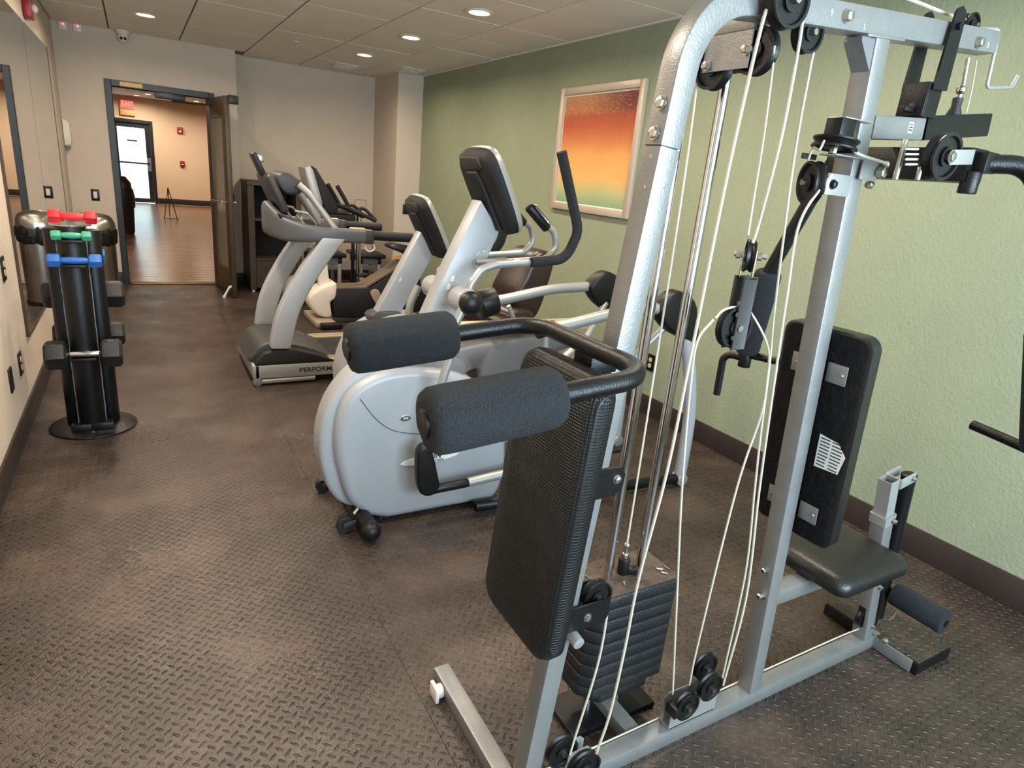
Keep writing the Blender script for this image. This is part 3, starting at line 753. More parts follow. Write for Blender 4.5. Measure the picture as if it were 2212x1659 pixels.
st = add('selector_block', join(cyl((SX-.004, SY, ZT), (SX-.004, SY, ZT+.05), .016, .004), obox((SX+.018, SY-.012, ZT+.012), (1, -.4, 0), (.4, 1, 0), UPZ, .03, .02, .022, .003)), M['blk_pl'], G)
add('cable_stop', join(cyl((SX-.004, SY, ZT+.05), (SX-.004, SY, ZT+.066), .010, .003, 8), cyl((SX-.004, SY, ZT+.066), (SX-.004, SY, ZT+.082), .006), ball((SX-.004, SY, ZT+.09), .009, u=12, v=8)), M['bolt'], st)
cable([(SX-.004, SY, ZT+.09), (SX-.006, SY+.003, 1.0), (SX-.012, SY+.005, 1.5), (1.086, 1.138, 1.765)], .0032)

# --- front pad (board leaning with the post) and its brackets
pd = V((.072, 0, 1)).normalized(); pn = V((1, 0, -.072)).normalized()
def padring(x, hw, z0, z1, r):
    o = []
    for sy, sz, a0 in ((1, 1, 0), (-1, 1, PI/2), (-1, -1, PI), (1, -1, 1.5*PI)):
        for k in range(7):
            a = a0+PI/2*k/6
            o.append((sy*(hw-r)+r*math.cos(a), (z1-r if sz > 0 else z0+r)+r*math.sin(a)))
    return [V((.624, YC, .568))+pn*x+UPYv*y+pd*z for y, z in o]
UPYv = V((0, 1, 0))
R = [padring(.058, .128, .008, .605, .04), padring(.054, .135, .001, .612, .045), padring(.030, .1385, -.002, .615, .05), padring(.014, .135, .003, .610, .05), padring(.004, .122, .018, .596, .045), padring(0, .09, .055, .558, .04)]
add('front_pad', loft(R), M['pad'], G, ang=60)
for z in (.70, .955):
    c = V((.624, YC, .568))+pn*.085+pd*((z-.575))
zz = on(1310, 1045, 1, YN-.03)
for (u0, v0), nm in (((1290, 1045), 'pad_bracket'), ):
    c = on(1300, 1042, 1, .93)
    add(nm, prism([V((x, .926, z)) for x, z in ((.69, c.z-.040), (.84, c.z-.036), (.862, c.z-.02), (.865, c.z+.012), (.85, c.z+.03), (.69, c.z+.036))], (0, .004, 0)), M['blk_pc'], G)
    hexbolt('hex_bolt', (.842, .926, c.z+.004), (0, -1, 0), .008, .008, M['bolt'], G)
# lower bracket with the small guide wheel
c = on(1265, 1328, 1, .925)
LB = c
for y in (.918, .992): add('pad_bracket', prism(xz([(c.x-.10, c.z-.028), (c.x+.05, c.z-.034), (c.x+.062, c.z-.015), (c.x+.062, c.z+.033), (c.x-.10, c.z+.030)], y), (0, .004, 0)), M['blk_pc'], G)
pulley('cable_pulley', (c.x+.042, YC-.012, c.z+.025), UPY, .040, G, .02)
hexbolt('hex_bolt', (c.x, .918, c.z-.002), (0, -1, 0), .008, .007, M['bolt'], G)
q = on(1228, 1376, 1, .92)
add('pivot_peg', cyl((q.x+.012, YN+.002, q.z), (q.x+.012, YN-.04, q.z-.004), .0145, .002), M['silver_lt'], G)

# --- leg roller bar: a U of black tube with two foam rollers
UB = [(.345, YC-.195, 1.167), (.742, YC-.195, 1.205), (.742, YC+.195, 1.205), (.345, YC+.195, 1.167)]
add('roller_bar', sweep(fillet(UB, .075, 10), circ(.0178, 18)), M['blk_pc'], G)
add('bar_mount', box(.735, .80, YC-.03, YC+.03, 1.155, 1.19, .003), M['blk_pc'], G)
for s in (-1, 1):
    a = V((.325, YC+s*.195, 1.165)); b = V((.545, YC+s*.195, 1.186)); d = (b-a); L_ = d.length
    f = add('foam_roller', lathe([(.018, 0), (.034, .0005), (.044, .004), (.0495, .013), (.0505, .03), (.0505, L_-.03), (.0495, L_-.013), (.044, L_-.004), (.034, L_), (.018, L_)], a, d, 32), M['foam'], G)
    add('end_plug', lathe([(.021, .001), (.021, -.004), (.017, -.006), (0, -.006)], a, d, 22), M['blk_pl'], f)

# --- bench seat side: back pad, tabs, seat, seat arm, seat post
pl = V((1.402-1.556, 0, 1.822)).normalized(); pk = V((pl.z, 0, -pl.x))       # along the post, out towards the seat
def bring(x, hw, z0, z1, r):
    o = []
    for sy, sz, a0 in ((1, 1, 0), (-1, 1, PI/2), (-1, -1, PI), (1, -1, 1.5*PI)):
        for k in range(6):
            a = a0+PI/2*k/5
            o.append((sy*(hw-r)+r*math.cos(a), (z1-r if sz > 0 else z0+r)+r*math.sin(a)))
    return [V((1.556, YC, .05))+pk*x+UPYv*y+pl*z for y, z in o]
B0, B1 = .565, 1.165
add('back_pad', loft([bring(.041, .118, B0+.006, B1-.006, .03), bring(.045, .126, B0, B1, .034), bring(.078, .127, B0, B1, .036), bring(.09, .118, B0+.01, B1-.01, .034)]), M['vinyl'], G)
add('back_pad_liner', loft([bring(.0385, .112, B0+.012, B1-.012, .028), bring(.0415, .118, B0+.006, B1-.006, .03)]), M['felt'], G)
def post_at(u, v):
    p = on(u, v, 1, YN); return p
for u, v in ((1805, 810), (1742, 1110)):
    c = on(u, v, 1, .905); k = (V((c.x, YC, c.z))-V((1.556, YC, .05))).dot(pl)
    for s in (-1, 1):
        cc = V((1.556, YC+s*.052, .05))+pl*k+pk*.035
        tb = add('pad_tab', obox(cc, UPY, pl, pk, .056, .052, .004, .0015), M['silver'], G)
        add('screw', lathe([(.006, 0), (.005, .002), (0, .0025)], cc+V((0, s*.014, 0))-pk*.002, -pk, 10), M['bolt'], tb)
# warning sticker on the liner
cs = on(1780, 990, 1, .875); k = (V((cs.x, YC, cs.z))-V((1.556, YC, .05))).dot(pl)
sc = V((1.556, .885, .05))+pl*k+pk*.0380
ws = add('warning_sticker', prism([sc+UPYv*y+pl*z for y, z in ((.035, .045), (-.02, .038), (-.045, .008), (-.034, -.045), (.035, -.05))], -pk*.0005), M['sticker'], G, smooth=False)
for r_ in range(9):
    for y0, y1 in ((-.034, -.004), (.002, .030)):
        z = .034-.0095*r_
        add('print_line', prism([sc+UPYv*y+pl*(z+dz)-pk*.0006 for y, dz in ((y0+.004*(r_ > 5), 0), (y1, 0), (y1, .0032), (y0+.004*(r_ > 5), .0032))], -pk*.0002), M['ink'], ws, smooth=False)
# seat
def sring(z, hx, hy, r, dx=0):
    o = []
    for sx_, sy_, a0 in ((1, 1, 0), (-1, 1, PI/2), (-1, -1, PI), (1, -1, 1.5*PI)):
        for k in range(7):
            a = a0+PI/2*k/6
            o.append(V((1.845+dx+sx_*(hx-r)+r*math.cos(a), YC+sy_*(hy-r)+r*math.sin(a), z)))
    return o
SZ = .475
add('seat', loft([sring(SZ-.04, .165, .130, .03), sring(SZ-.037, .175, .138, .035), sring(SZ-.015, .18, .142, .04), sring(SZ+.006, .172, .134, .045), sring(SZ+.014, .15, .112, .045), sring(SZ+.018, .08, .05, .03)]), M['vinyl'], G, ang=70)
add('seat_plate', box(1.70, 1.99, YC-.11, YC+.11, SZ-.048, SZ-.039, .002), M['silver'], G)
add('seat_arm', sqtube([(1.54, YC, SZ-.075), (2.075, YC, SZ-.075)], .05, .05, UPZ), M['silver'], G)
sp0, sp1 = V((2.155, YC, .05)), V((2.045, YC, .57))
spd = (sp1-sp0).normalized()
add('seat_post', sqtube([sp0, sp1], .05, .05, UPY), M['silver'], G)
add('seat_post_collar', sqtube([sp1-spd*.03, sp1+spd*.004], .058, .058, UPY), M['silver_lt'], G)
# open upper tube
sp2 = sp1+spd*.135
ut = bmesh.new()
def ringsq(c, w): 
    s = V((spd.z, 0, -spd.x)); return [c+s*a*w/2+UPYv*b*w/2 for a, b in ((-1, -1), (1, -1), (1, 1), (-1, 1))]
add('height_tube', loft([ringsq(sp1-spd*.05, .044), ringsq(sp2, .044), ringsq(sp2, .039), ringsq(sp1, .039)]), M['silver_lt'], G, smooth=False)
hexbolt('hex_bolt', sp1+spd*.0+V((.012, -.029, -.012)), (0, -1, 0), .008, .012, M['bolt'], G)
hexbolt('hex_bolt', sp0+spd*.24+V((.01, -.025, 0)), (0, -1, 0), .008, .012, M['bolt'], G)
hexbolt('hex_bolt', sp0+spd*.06+V((.012, -.025, 0)), (0, -1, 0), .007, .01, M['bolt'], G)
add('cable_slot', obox(sp0+spd*.10-V((.0255, 0, 0)), UPY, spd, (1, 0, .2), .026, .085, .002, .0009), M['blk_pl'], G)
pulley('cable_pulley', sp0+spd*.09+V((-.012, 0, 0)), UPY, .036, G, .018)
# yoke and leg lever
yk = sp2-spd*.018; s_ = V((spd.z, 0, -spd.x))
for s in (-1, 1): add('lever_yoke', obox(yk+s_*.062+UPYv*s*.026, s_, UPY, spd, .08, .004, .036, .0012), M['silver_lt'], G)
add('lever_yoke', obox(yk+s_*.0235, s_, UPY, spd, .004, .056, .036, .0012), M['silver_lt'], G)
lt = V((2.135, YC, .695)); lb = V((2.215, YC, .12))
add('leg_lever', tube([lt, lb], .0225, 0, 18), M['blk_pc'], G)
add('tube_plug', lathe([(.024, -.004), (.024, .004), (.02, .007), (0, .008)], lt, lt-lb, 20), M['blk_pl'], G)
hexbolt('hex_bolt', yk+s_*.085+UPYv*-.028, (0, -1, 0), .007, .01, M['bolt'], G)
lc = lt.lerp(lb, .80)
e = add('lever_roller_bar', cyl(lc+V((.02, -.208, 0)), lc+V((.02, .208, 0)), .012), M['blk_pc'], G)
for s in (-1, 1): add('foam_roller', cyl(lc+V((.02, s*.03, 0)), lc+V((.02, s*.205, 0)), .042, .008, 26), M['foam'], G)
add('lever_hook', join(tube([lb, lb+V((-.01, 0, -.045)), lb+V((-.06, 0, -.05)), lb+V((-.065, 0, -.02))], .012, .02), obox(lb+V((-.03, 0, .03)), UPX, UPY, UPZ, .03, .02, .09, .004)), M['blk_pc'], G)
add('snap_ring', tube([lb+V((.028, -.03, .04)), lb+V((.05, -.035, .03)), lb+V((.045, -.035, 0)), lb+V((.03, -.03, -.01))], .003, .008, 8), M['bolt'], G)

# --- base pulleys
def base_bracket(x0, x1, z1):
    add('pulley_bracket', obox(((x0+x1)/2, YC, .053), UPX, UPY, UPZ, x1-x0, .036, .006, .001), M['silver_lt'], G)
    for y in (YC-.018, YC+.015): add('pulley_bracket', prism(xz([(x0, .05), (x1, .05), (x1, z1-.012), (x1-.012, z1), (x0+.012, z1), (x0, z1-.012)], y), (0, .003, 0)), M['silver_lt'], G)
q1 = on(1481, 1523, 1, .925); q2 = on(1532, 1482, 1, .925); q3 = on(1213, 1622, 1, YC); q4 = on(1262, 1655, 1, .925)
base_bracket(q1.x-.03, q2.x+.07, q1.z+.005)
pulley('cable_pulley', (q1.x, .923, q1.z), UPY, .043, G, .018); pulley('cable_pulley', (q2.x, .923, q2.z), UPY, .043, G, .018)
pulley('cable_pulley', (q2.x+.035, YC+.02, q2.z+.012), UPY, .043, G, .018)
add('cable_guard', box(q1.x-.052, q1.x-.03, .912, .95, q1.z-.02, q1.z+.012, .002), M['blk_pl'], G)
pulley('cable_pulley', (q3.x, YC, q3.z), UPY, .045, G, .018); pulley('cable_pulley', (q4.x, .923, q4.z), UPY, .045, G, .018)
base_bracket(q3.x+.01, q4.x+.03, q3.z+.0)

# --- floating double pulley
a = on(1620, 545, 1, YC); b = on(1586, 706, 1, YC)
fb = V((a.x, YC, 0)); zt, zb = on(1610, 598, 1, YC).z, on(1582, 750, 1, YC).z
ax_ = V((on(1582, 750, 1, YC).x-on(1612, 598, 1, YC).x, 0, zb-zt)).normalized(); mid = (on(1612, 598, 1, YC)+on(1582, 750, 1, YC))/2
for y in (-.014, .012): add('pulley_strap', obox(mid+V((0, y, 0)), (ax_.z, 0, -ax_.x), UPY, ax_, .042, .003, abs(zt-zb)*1.02, .001), M['dkgrey'], G)
pulley('cable_pulley', (b.x, YC, b.z), UPY, .049, G, .02)
ptop = on(1619, 552, 1, YC)
add('pulley_strap', obox(on(1612, 600, 1, YC), UPX, UPY, UPZ, .034, .034, .004, .001), M['blk_pc'], G)
FA = V((.72, -.69, 0)).normalized(); FB = V((.69, .72, 0)).normalized()
for s in (-1, 1): add('pulley_strap', obox(V((ptop.x, YC, ptop.z-.018))+FA*s*.013, FA, FB, UPZ, .003, .018, .06, .001), M['steel'], G)
pulley('cable_pulley', (ptop.x, YC, ptop.z), FA, .036, G, .018)
pt_ = V((ptop.x, YC, ptop.z)); add('hex_bolt', join(cyl(pt_-FA*.032, pt_+FA*.036, .005), cyl(pt_+FA*.017, pt_+FA*.026, .009, 0, 6), cyl(pt_-FA*.028, pt_-FA*.019, .009, 0, 6)), M['bolt'], G)
for u, v in ((1596, 655), (1592, 680), (1582, 730)):
    p = on(u, v, 1, YC-.016); add('hole', lathe([(.0055, 0), (.0055, .0006), (0, .0006)], p, (0, -1, 0), 12), M['rubber'], G)

# --- pulley on the left of the rear post, and its bracket
k = on(1768, 395, 1, .925)
c2 = on(1765, 400, 0, k.x)
pr = V((k.x+.005, YC-.012, k.z))
pulley('cable_pulley', pr, (.89, -.45, .05), .045, G, .022)
add('pulley_bracket', obox(pr+V((.052, -.03, 0)), UPX, UPY, UPZ, .085, .004, .045, .001), M['silver_lt'], G)
add('pulley_bracket', obox(pr+V((.014, .03, .055)), UPX, UPY, UPZ, .05, .003, .012, .001), M['blk_pc'], G)
hexbolt('hex_bolt', pr+V((.03, -.032, 0)), (0, -1, 0), .008, .008, M['blk_pl'], G)
# swivel pulley block above it
sw = on(1812, 288, 1, YC-.02)
add('swivel_block', obox(sw, UPX, UPY, UPZ, .05, .04, .06, .003), M['blk_pc'], G)
pulley('cable_pulley', sw+V((-.004, 0, -.022)), (.12, 0, 1), .048, G, .02)
add('pulley_bracket', obox(sw+V((.03, 0, .03)), UPX, UPY, UPZ, .10, .045, .003, .001), M['silver_lt'], G)
add('pulley_bracket', obox(sw+V((.03, 0, -.045)), UPX, UPY, UPZ, .10, .045, .003, .001), M['silver_lt'], G)
cable([sw+V((-.05, -.005, -.02)), sw+V((-.066, -.01, -.04)), pr+V((-.012, .005, .07)), pr+V((0, .02, .046))], .003, m='cable')
# tab to the right of the post with the cable end
tb = on(1878, 368, 1, .925)
add('cable_tab', obox((tb.x+.0, .925, tb.z), UPX, UPY, UPZ, .065, .004, .044, .001), M['silver'], G)
add('cable_anchor', join(cyl((tb.x+.03, .922, tb.z-.002), (tb.x+.03, .905, tb.z-.002), .012, .002, 6), ball((tb.x+.034, .91, tb.z+.016), .008, u=10, v=6), cyl((tb.x+.015, .93, tb.z-.03), (tb.x+.03, .93, tb.z-.03), .009, .002, 12)), M['bolt'], G)
cable([sw+V((.02, -.03, -.012)), on(1850, 330, 1, .91), V((tb.x+.034, .908, tb.z+.018))], .0042)

# --- press arm: yoke plates on the beam, cross box, arms, foam sleeves and handles
YKc = on(2062, 75, 1, .925)
for y in (.922, .992):
    o = xz([(1.622, 1.945), (1.628, 1.955), (1.643, 1.962), (1.658, 1.955), (1.664, 1.945), (1.669, 1.79), (1.612, 1.786)], y)
    add('press_yoke', prism(o, (0, .005, 0)), M['blk_pc'], G)
add('yoke_box', box(1.603, 1.662, .928, .991, 1.728, 1.802, .002), M['blk_pc'], G)
hexbolt('hex_bolt', (1.602, .955, 1.75), (-1, 0, 0), .006, .006, M['dkgrey'], G)
add('yoke_pivot', cyl((1.643, .915, 1.921), (1.643, 1.005, 1.921), .008), M['blk_pc'], G)
add('arm_support', sqtube([(1.444, YC, 1.685), (1.64, YC, 1.703)], .05, .05, UPZ), M['silver'], G)
add('support_label', box(1.575, 1.592, YN-.0006, YN, 1.688, 1.712), M['sticker'], G, smooth=False)
for k_ in range(3): add('support_label', box(1.577, 1.590, YN-.001, YN-.0005, 1.693+.006*k_, 1.696+.006*k_), M['inkred'] if k_ == 2 else M['ink'], G, smooth=False)
add('cross_box', sqtube([(1.645, YC, 1.706), (1.925, YC, 1.746)], .055, .055, UPZ), M['blk_pc'], G)
add('cross_box_cap', obox((1.60, YC, 1.742), UPX, UPY, UPZ, .06, .02, .012, .003), M['blk_pl'], G)
cl_ = on(2062, 215, 1, YC)
add('cable_clip', join(tube([on(2092, 125, 1, YC), on(2080, 190, 1, YC)], .005), ball(on(2076, 195, 1, YC), .012, u=10, v=8), cyl(on(2076, 200, 1, YC), on(2070, 215, 1, YC), .008)), M['chrome'], G)
add('rubber_stop', lathe([(.012, 0), (.011, -.02), (.02, -.045), (.018, -.055), (.008, -.06)], on(2070, 212, 1, YC), (0, 0, 1), 18), M['rubber'], G)
cable([on(2110, 130, 1, YC), on(2100, 190, 1, YC+.01), on(2085, 255, 1, YC+.01)], .002, m='cable')
# arm carrier below the box: plate with pins and big wheel
add('arm_carrier', sqtube([(1.625, YC-.17, 1.622), (1.625, YC+.17, 1.622)], .075, .072, UPZ), M['blk_pc'], G)
for kx, (u, v, ln) in enumerate(((1945, 345, .085), (1985, 375, .03), (2060, 378, .03))):
    p = on(u, v, 1, .86); add('carrier_pin', cyl(p+V((0, 0, ln/2)), p-V((0, 0, ln/2)), .006, .002, 10), M['bolt'], G)
for k_ in range(4): 
    p = on(1970, 322+11*k_, 1, .80); add('carrier_rib', cyl(p-V((.022, 0, .002)), p+V((.022, 0, .002)), .0022, 0, 8), M['sticker'], G)
wc = on(2035, 338, 1, .775)
pulley('cable_pulley', wc, (0.05, 1, .05), .047, G, .024)
add('wheel_strap', obox(wc+V((.045, -.016, .003)), (1, 0, .1), UPY, (-.1, 0, 1), .085, .004, .03, .001), M['silver_lt'], G)
hexbolt('hex_bolt', wc+V((.0, -.018, 0)), (0, -1, 0), .010, .006, M['steel'], G)
for s in (-1, 1):
    yj = YC+s*.172
    add('arm_pivot', cyl((1.612, yj, 1.562), (1.612, yj, 1.61), .019, .003), M['blk_pc'], G); add('arm_block', obox((1.635, yj, 1.630), UPX, UPY, UPZ, .05, .046, .044, .003), M['blk_pc'], G)
# far arm, traced on its plane; the near arm is its mirror image about the centre plane
top = V((1.635, YC+.172, 1.628))
elb = on(1800, 346, 1, YC+.245)
fo_t = on(1660, 590, 1, YC+.372); fo_b = on(1612, 758, 1, YC+.425)
jn = on(1610, 774, 1, YC+.435)
def mir(p, s): p = V(p); return V((p.x, YC+(p.y-YC)*s, p.z))
for s in (1, -1):
    A = [mir(q, s) for q in (top, elb, fo_t, fo_b)]
    add('press_arm', tube(A, .0205, .07, 18), M['blk_pc'], G)
    ft, fbm = mir(fo_t, s), mir(fo_b, s)
    dd = (fbm-ft); Lf = dd.length
    add('foam_sleeve', lathe([(.02, -.006), (.032, -.006), (.039, 0), (.041, .01), (.041, Lf-.01), (.037, Lf), (.02, Lf)], ft, dd, 26), M['foam'], G)
    j = mir(jn, s)
    add('handle_hub', cyl(j+V((0, 0, .035)), j-V((0, 0, .03)), .021, .003), M['blk_pc'], G)
    hv = [j, mir(on(1564, 762, 1, YC+.50), s), mir(on(1548, 852, 1, YC+.50), s)]
    add('press_handle', tube(hv, .0125, .03, 14), M['blk_pc'], G)
    add('press_handle', tube([j+V((0, 0, .015)), j+V((.02, -s*.10, .02)), j+V((.03, -s*.175, .024))], .0125, .02, 14), M['blk_pc'], G)

# --- the long cables
def cp(y, *uv): return PY(y, *uv)
cable(cp(.915, (1661, 5), (1640, 75), (1588, 300), (1550, 480), (1493, 765), (1440, 1022)) + cp(.925, (1380, 1250), (1350, 1400), (1318, 1540), (1287, 1630)), .0042)
cable(cp(.905, (1737, 20), (1722, 120), (1687, 300)) + cp(.94, (1640, 480), (1626, 525)), .0040)
cable([V((1.086, .945, 1.79))] + cp(.95, (1667, 163), (1649, 300), (1628, 430), (1616, 508)), .0030)
cable(cp(YC, (1766, 65), (1722, 300), (1697, 480), (1672, 680), (1662, 790), (1643, 940), (1630, 1060), (1610, 1240), (1560, 1465)), .0034)
cable([pr+V((0, -.045, .02))] + cp(.93, (1728, 480), (1700, 640), (1672, 830), (1640, 1060), (1612, 1290), (1562, 1480)), .0038)
cable(cp(YC-.002, (1541, 690), (1506, 739), (1491, 840), (1473, 1060), (1462, 1300), (1453, 1500)), .0034)
cable(cp(YC-.002, (1545, 688), (1560, 672), (1580, 664), (1604, 664), (1622, 676), (1650, 725), (1661, 765), (1657, 815), (1643, 900), (1590, 1060), (1508, 1390), (1489, 1480)), .0034)
cable(cp(.945, (1290, 1272), (1308, 1285), (1312, 1320), (1290, 1440), (1240, 1600), (1222, 1660)), .0036)
cable([V((.80, .982, .054)), V((1.3, .986, .053)), V((2.0, .985, .056)), V((2.12, YC, .09))], .003)
cable([on(1937, -12, 1, YC), on(1990, 8, 1, YC), on(2040, 28, 1, YC), on(2090, 44, 1, YC)], .0045)
# --- loose screws on the top plate
for i, (u, v) in enumerate(((1296, 1221), (1349, 1262), (1383, 1252), (1425, 1229), (1413, 1203), (1442, 1227), (1436, 1238), (1272, 1247))):
    p = on(u, v, 2, ZT+.004)
    if abs(p.x-SX) > .135 or abs(p.y-SY) > .07: continue
    an = random.uniform(0, 6.3); dv_ = V((math.cos(an), math.sin(an), 0))
    s = add('loose_screw', join(cyl(p-dv_*.008, p+dv_*.008, .0016, 0, 8), lathe([(.0045, 0), (.004, .002), (0, .003)], p-dv_*.008, -dv_, 10)), M['bolt'])
    tag(s, 'small loose screw lying on the dusty top plate of the weight stack', 'screw', 'loose screws on the weight stack')
# ================================================================ elliptical trainer (faces the left wall, centre plane y = 2.48)
def outline_y(y, *uv): return PY(y, *uv)
def console(parent, B, T, hw, th=.05, name='console'):
    """paddle-shaped console: silver rim and face towards the rider (+x), dark shell with a raised spine behind"""
    B, T = V(B), V(T); up = (T-B).normalized(); sd = V((0, 1, 0)); nr = sd.cross(up).normalized()   # nr points to the rider
    if nr.x < 0: nr = -nr
    L = (T-B).length; C = (B+T)/2
    def ring(off, ins):
        o = []
        for s, t in ((-.70, -.5), (-.93, -.36), (-1, -.05), (-1.0, .25), (-.92, .43), (-.62, .5), (0, .515), (.62, .5), (.92, .43), (1.0, .25), (1, -.05), (.93, -.36), (.70, -.5), (0, -.515)):
            o.append(C+sd*s*(hw-ins)+up*t*(L-2*ins)+nr*off)
        return smooth_closed(o, 3)
    o = add(name, loft([ring(-th, .030), ring(-th*.75, .008), ring(-.012, 0)]), M['blk_mat'], parent, ang=50)
    add('bezel', loft([ring(-.012, -.001), ring(.010, .001), ring(.016, .008)]), M['silver_lt'], o, ang=50)
    add('display', loft([ring(.0165, .04), ring(.0185, .042)]), M['screen'], o)
    add('spine', bulge_prism([C+sd*a*hw+up*b*L-nr*(th*.9) for a, b in ((-.48, -.42), (-.40, .15), (-.30, .30), (.30, .30), (.40, .15), (.48, -.42))], -nr*.022, .012), M['blk_mat'], o)
    add('rear_hood', bulge_prism([C+sd*a*hw+up*b*L-nr*(th*.6) for a, b in ((-.62, .34), (-.55, .46), (.55, .46), (.62, .34), (.4, .30), (-.4, .30))], -nr*.03, .012), M['dkgrey'], o)
    for a, b in ((-.62, .36), (-.62, -.1), (.62, .36), (.62, -.1)):
        add('screw_recess', lathe([(.008, 0), (.006, .001), (0, .001)], C+sd*a*hw+up*b*L-nr*(th*1.0), -nr, 12), M['rubber'], o)
    return o

EY = 2.48; EN, EF = 2.36, 2.60
E_ = thing('elliptical_trainer', (1.4, EY, 0), 'silver elliptical trainer with black grips standing behind the home gym', 'elliptical')
# round drive housing
arc = [(800, 1108), (766, 1080), (750, 1035), (739, 975), (743, 915), (763, 862), (806, 828), (866, 811), (940, 810), (1010, 826), (1056, 862), (1080, 920), (1088, 985), (1078, 1045), (1062, 1074)]
P0 = smooth_open(PY(EN, *arc), 3)
c0 = sum(P0, V())/len(P0); P0 = [p+(p-c0).normalized()*.022 for p in P0] + PY(EN, (1036, 1094), (960, 1108), (838, 1130))
P0 = [V((p.x, EN, max(p.z, .022))) for p in P0]
add('drive_housing', bulge_prism(P0, (0, EF-EN, 0), .035, 5), M['silver_pl'], E_, ang=60)
# outer hoop running over the front of the housing
hp = [(.86, .075), (.70, .085), (.615, .17), (.575, .32), (.575, .45), (.615, .58), (.70, .69), (.82, .765), (.96, .80), (1.10, .80)]
hoop_o = smooth_open([V((x, 0, z)) for x, z in hp], 4)
hi = [V((1.0+(p.x-1.0)*.80, 0, .40+(p.z-.40)*.80)) for p in hoop_o]
pts = [V((p.x, EY-.065, p.z)) for p in hoop_o] + [V((p.x, EY-.065, p.z)) for p in hi[::-1]]
add('front_hoop', prism(pts, (0, .13, 0), .022, 3), M['silver_pl'], E_, ang=50)
# panel seam, badge and logo on the near flank
def flank(u, v, y=EN-.0005): return on(u, v, 1, y)
seam = smooth_open([flank(*q) for q in ((778, 862), (812, 905), (850, 930), (905, 937), (965, 935), (1040, 925))], 5)
add('panel_seam', sweep(seam, circ(.0016, 6)), M['dkgrey'], E_)
bc = flank(876, 903)
bd = add('model_badge', lathe([(.026, 0), (.026, .001), (.022, .003), (0, .003)], bc, (0, -1, 0), 26), M['silver_lt'], E_)
for v_ in bd.data.vertices: v_.co.z *= .55
add('badge_face', lathe([(.021, .003), (0, .0036)], bc, (0, -1, 0), 22), M['dkgrey'], bd).data.update()
for v_ in bd.children[0].data.vertices: v_.co.z *= .5
text('badge_text', 'S60', .016, bc+V((0, -.004, 0)), (1, 0, 0), (0, 0, 1), M['sticker'], bd, .0003)
lg = flank(930, 990)
lo_ = add('logo_oval', lathe([(.14, 0), (.138, .002), (0, .0022)], lg, (0, -1, 0), 40), M['sticker'], E_)
tilt = .06
for v_ in lo_.data.vertices: v_.co.z = v_.co.z*.15 + v_.co.x*tilt
text('logo_text', 'VISION', .034, lg+V((-.004, -.0028, .006)), (1, 0, tilt), (0, 0, 1), M['ink'], lo_, .0004)
text('logo_text', 'FITNESS', .012, lg+V((.03, -.0028, -.012)), (1, 0, tilt), (0, 0, 1), M['ink'], lo_, .0003, 1.5)
for u, v in ((823, 1118), (1025, 1083)): add('housing_screw', lathe([(.007, 0), (.006, .003), (0, .003)], flank(u, v), (0, -1, 0), 12), M['rubber'], E_)
# collar and mast
mo = [(1040, 432), (1080, 500), (995, 690), (955, 800), (868, 796), (905, 720), (965, 585)]
add('mast', prism(PY(EY-.045, *mo), (0, .09, 0), .008, 2), M['silver_pl'], E_)
add('mast_collar', bulge_prism(smooth_closed(PY(EY-.075, (845, 812), (870, 785), (985, 772), (1010, 800), (990, 815), (920, 822)), 3), (0, .15, 0), .015), M['grey_pl'], E_)
sg = smooth_open(PY(EY-.046, (978, 640), (968, 655), (985, 662)), 4)
for k in range(2): add('warning_label', prism([V((1.1+.017*k+a, EY-.047, 1.03+.034*k+b)) for a, b in ((0, 0), (.018, .006), (.02, .03), (.006, .028))], (0, -.0004, 0)), M['sticker'], E_, smooth=False)
pp = PY(EY-.0455, (1045, 537), (1056, 548), (1036, 582), (1022, 572), (1028, 552))
ap = add('access_plate', prism(smooth_closed(pp, 3), (0, -.003, 0), .001, 1), M['silver_lt'], E_)
for u, v in ((1043, 543), (1025, 566)): add('screw', lathe([(.008, 0), (.007, .003), (0, .003)], on(u, v, 1, EY-.049), (0, -1, 0), 12), M['bolt'], ap)
console(E_, (1.40, EY, 1.292), (1.232, EY, 1.612), .152, .06)
# pivot hub across the mast with a ball cap at the near end
hz = V((1.135, EY, 1.005))
hn, hf = V((1.117, 2.235, 1.018)), V((1.150, 2.725, .99))
add('pivot_hub', cyl(V((1.150, 2.40, 1.005)), hn, .052, .006, 26), M['silver_pl'], E_); add('pivot_hub', cyl(V((1.160, 2.56, .998)), hf+V((.02, .03, 0)), .052, .006, 26), M['silver_pl'], E_)
add('hub_cap', ball(hn+V((0.0, -.012, 0)), .050, sy=.75), M['blk_pl'], E_)
# near moving handle
nh = PY(2.30, (1003, 655), (1018, 612), (1040, 582), (1072, 571), (1150, 566))
add('moving_handle', tube(nh, .0165, .05, 14), M['silver_lt'], E_)
ng = PY(2.28, (1148, 567), (1222, 560), (1250, 500), (1213, 328))
add('handle_grip', tube(ng, .0215, .09, 16), M['foam'], E_)
# far moving handle (mirrored)
mv = lambda p: V((p.x, 2*EY-p.y, p.z))
fh = [V((1.165, 2.68, 1.0))] + PY(2.68, (985, 590), (1012, 562), (1042, 549)); add('moving_handle', tube(fh, .0165, .05, 14), M['silver_lt'], E_)
add('handle_grip', tube(PY(2.68, (1040, 550), (1078, 535), (1090, 490), (1058, 345)), .0215, .08, 16), M['foam'], E_)
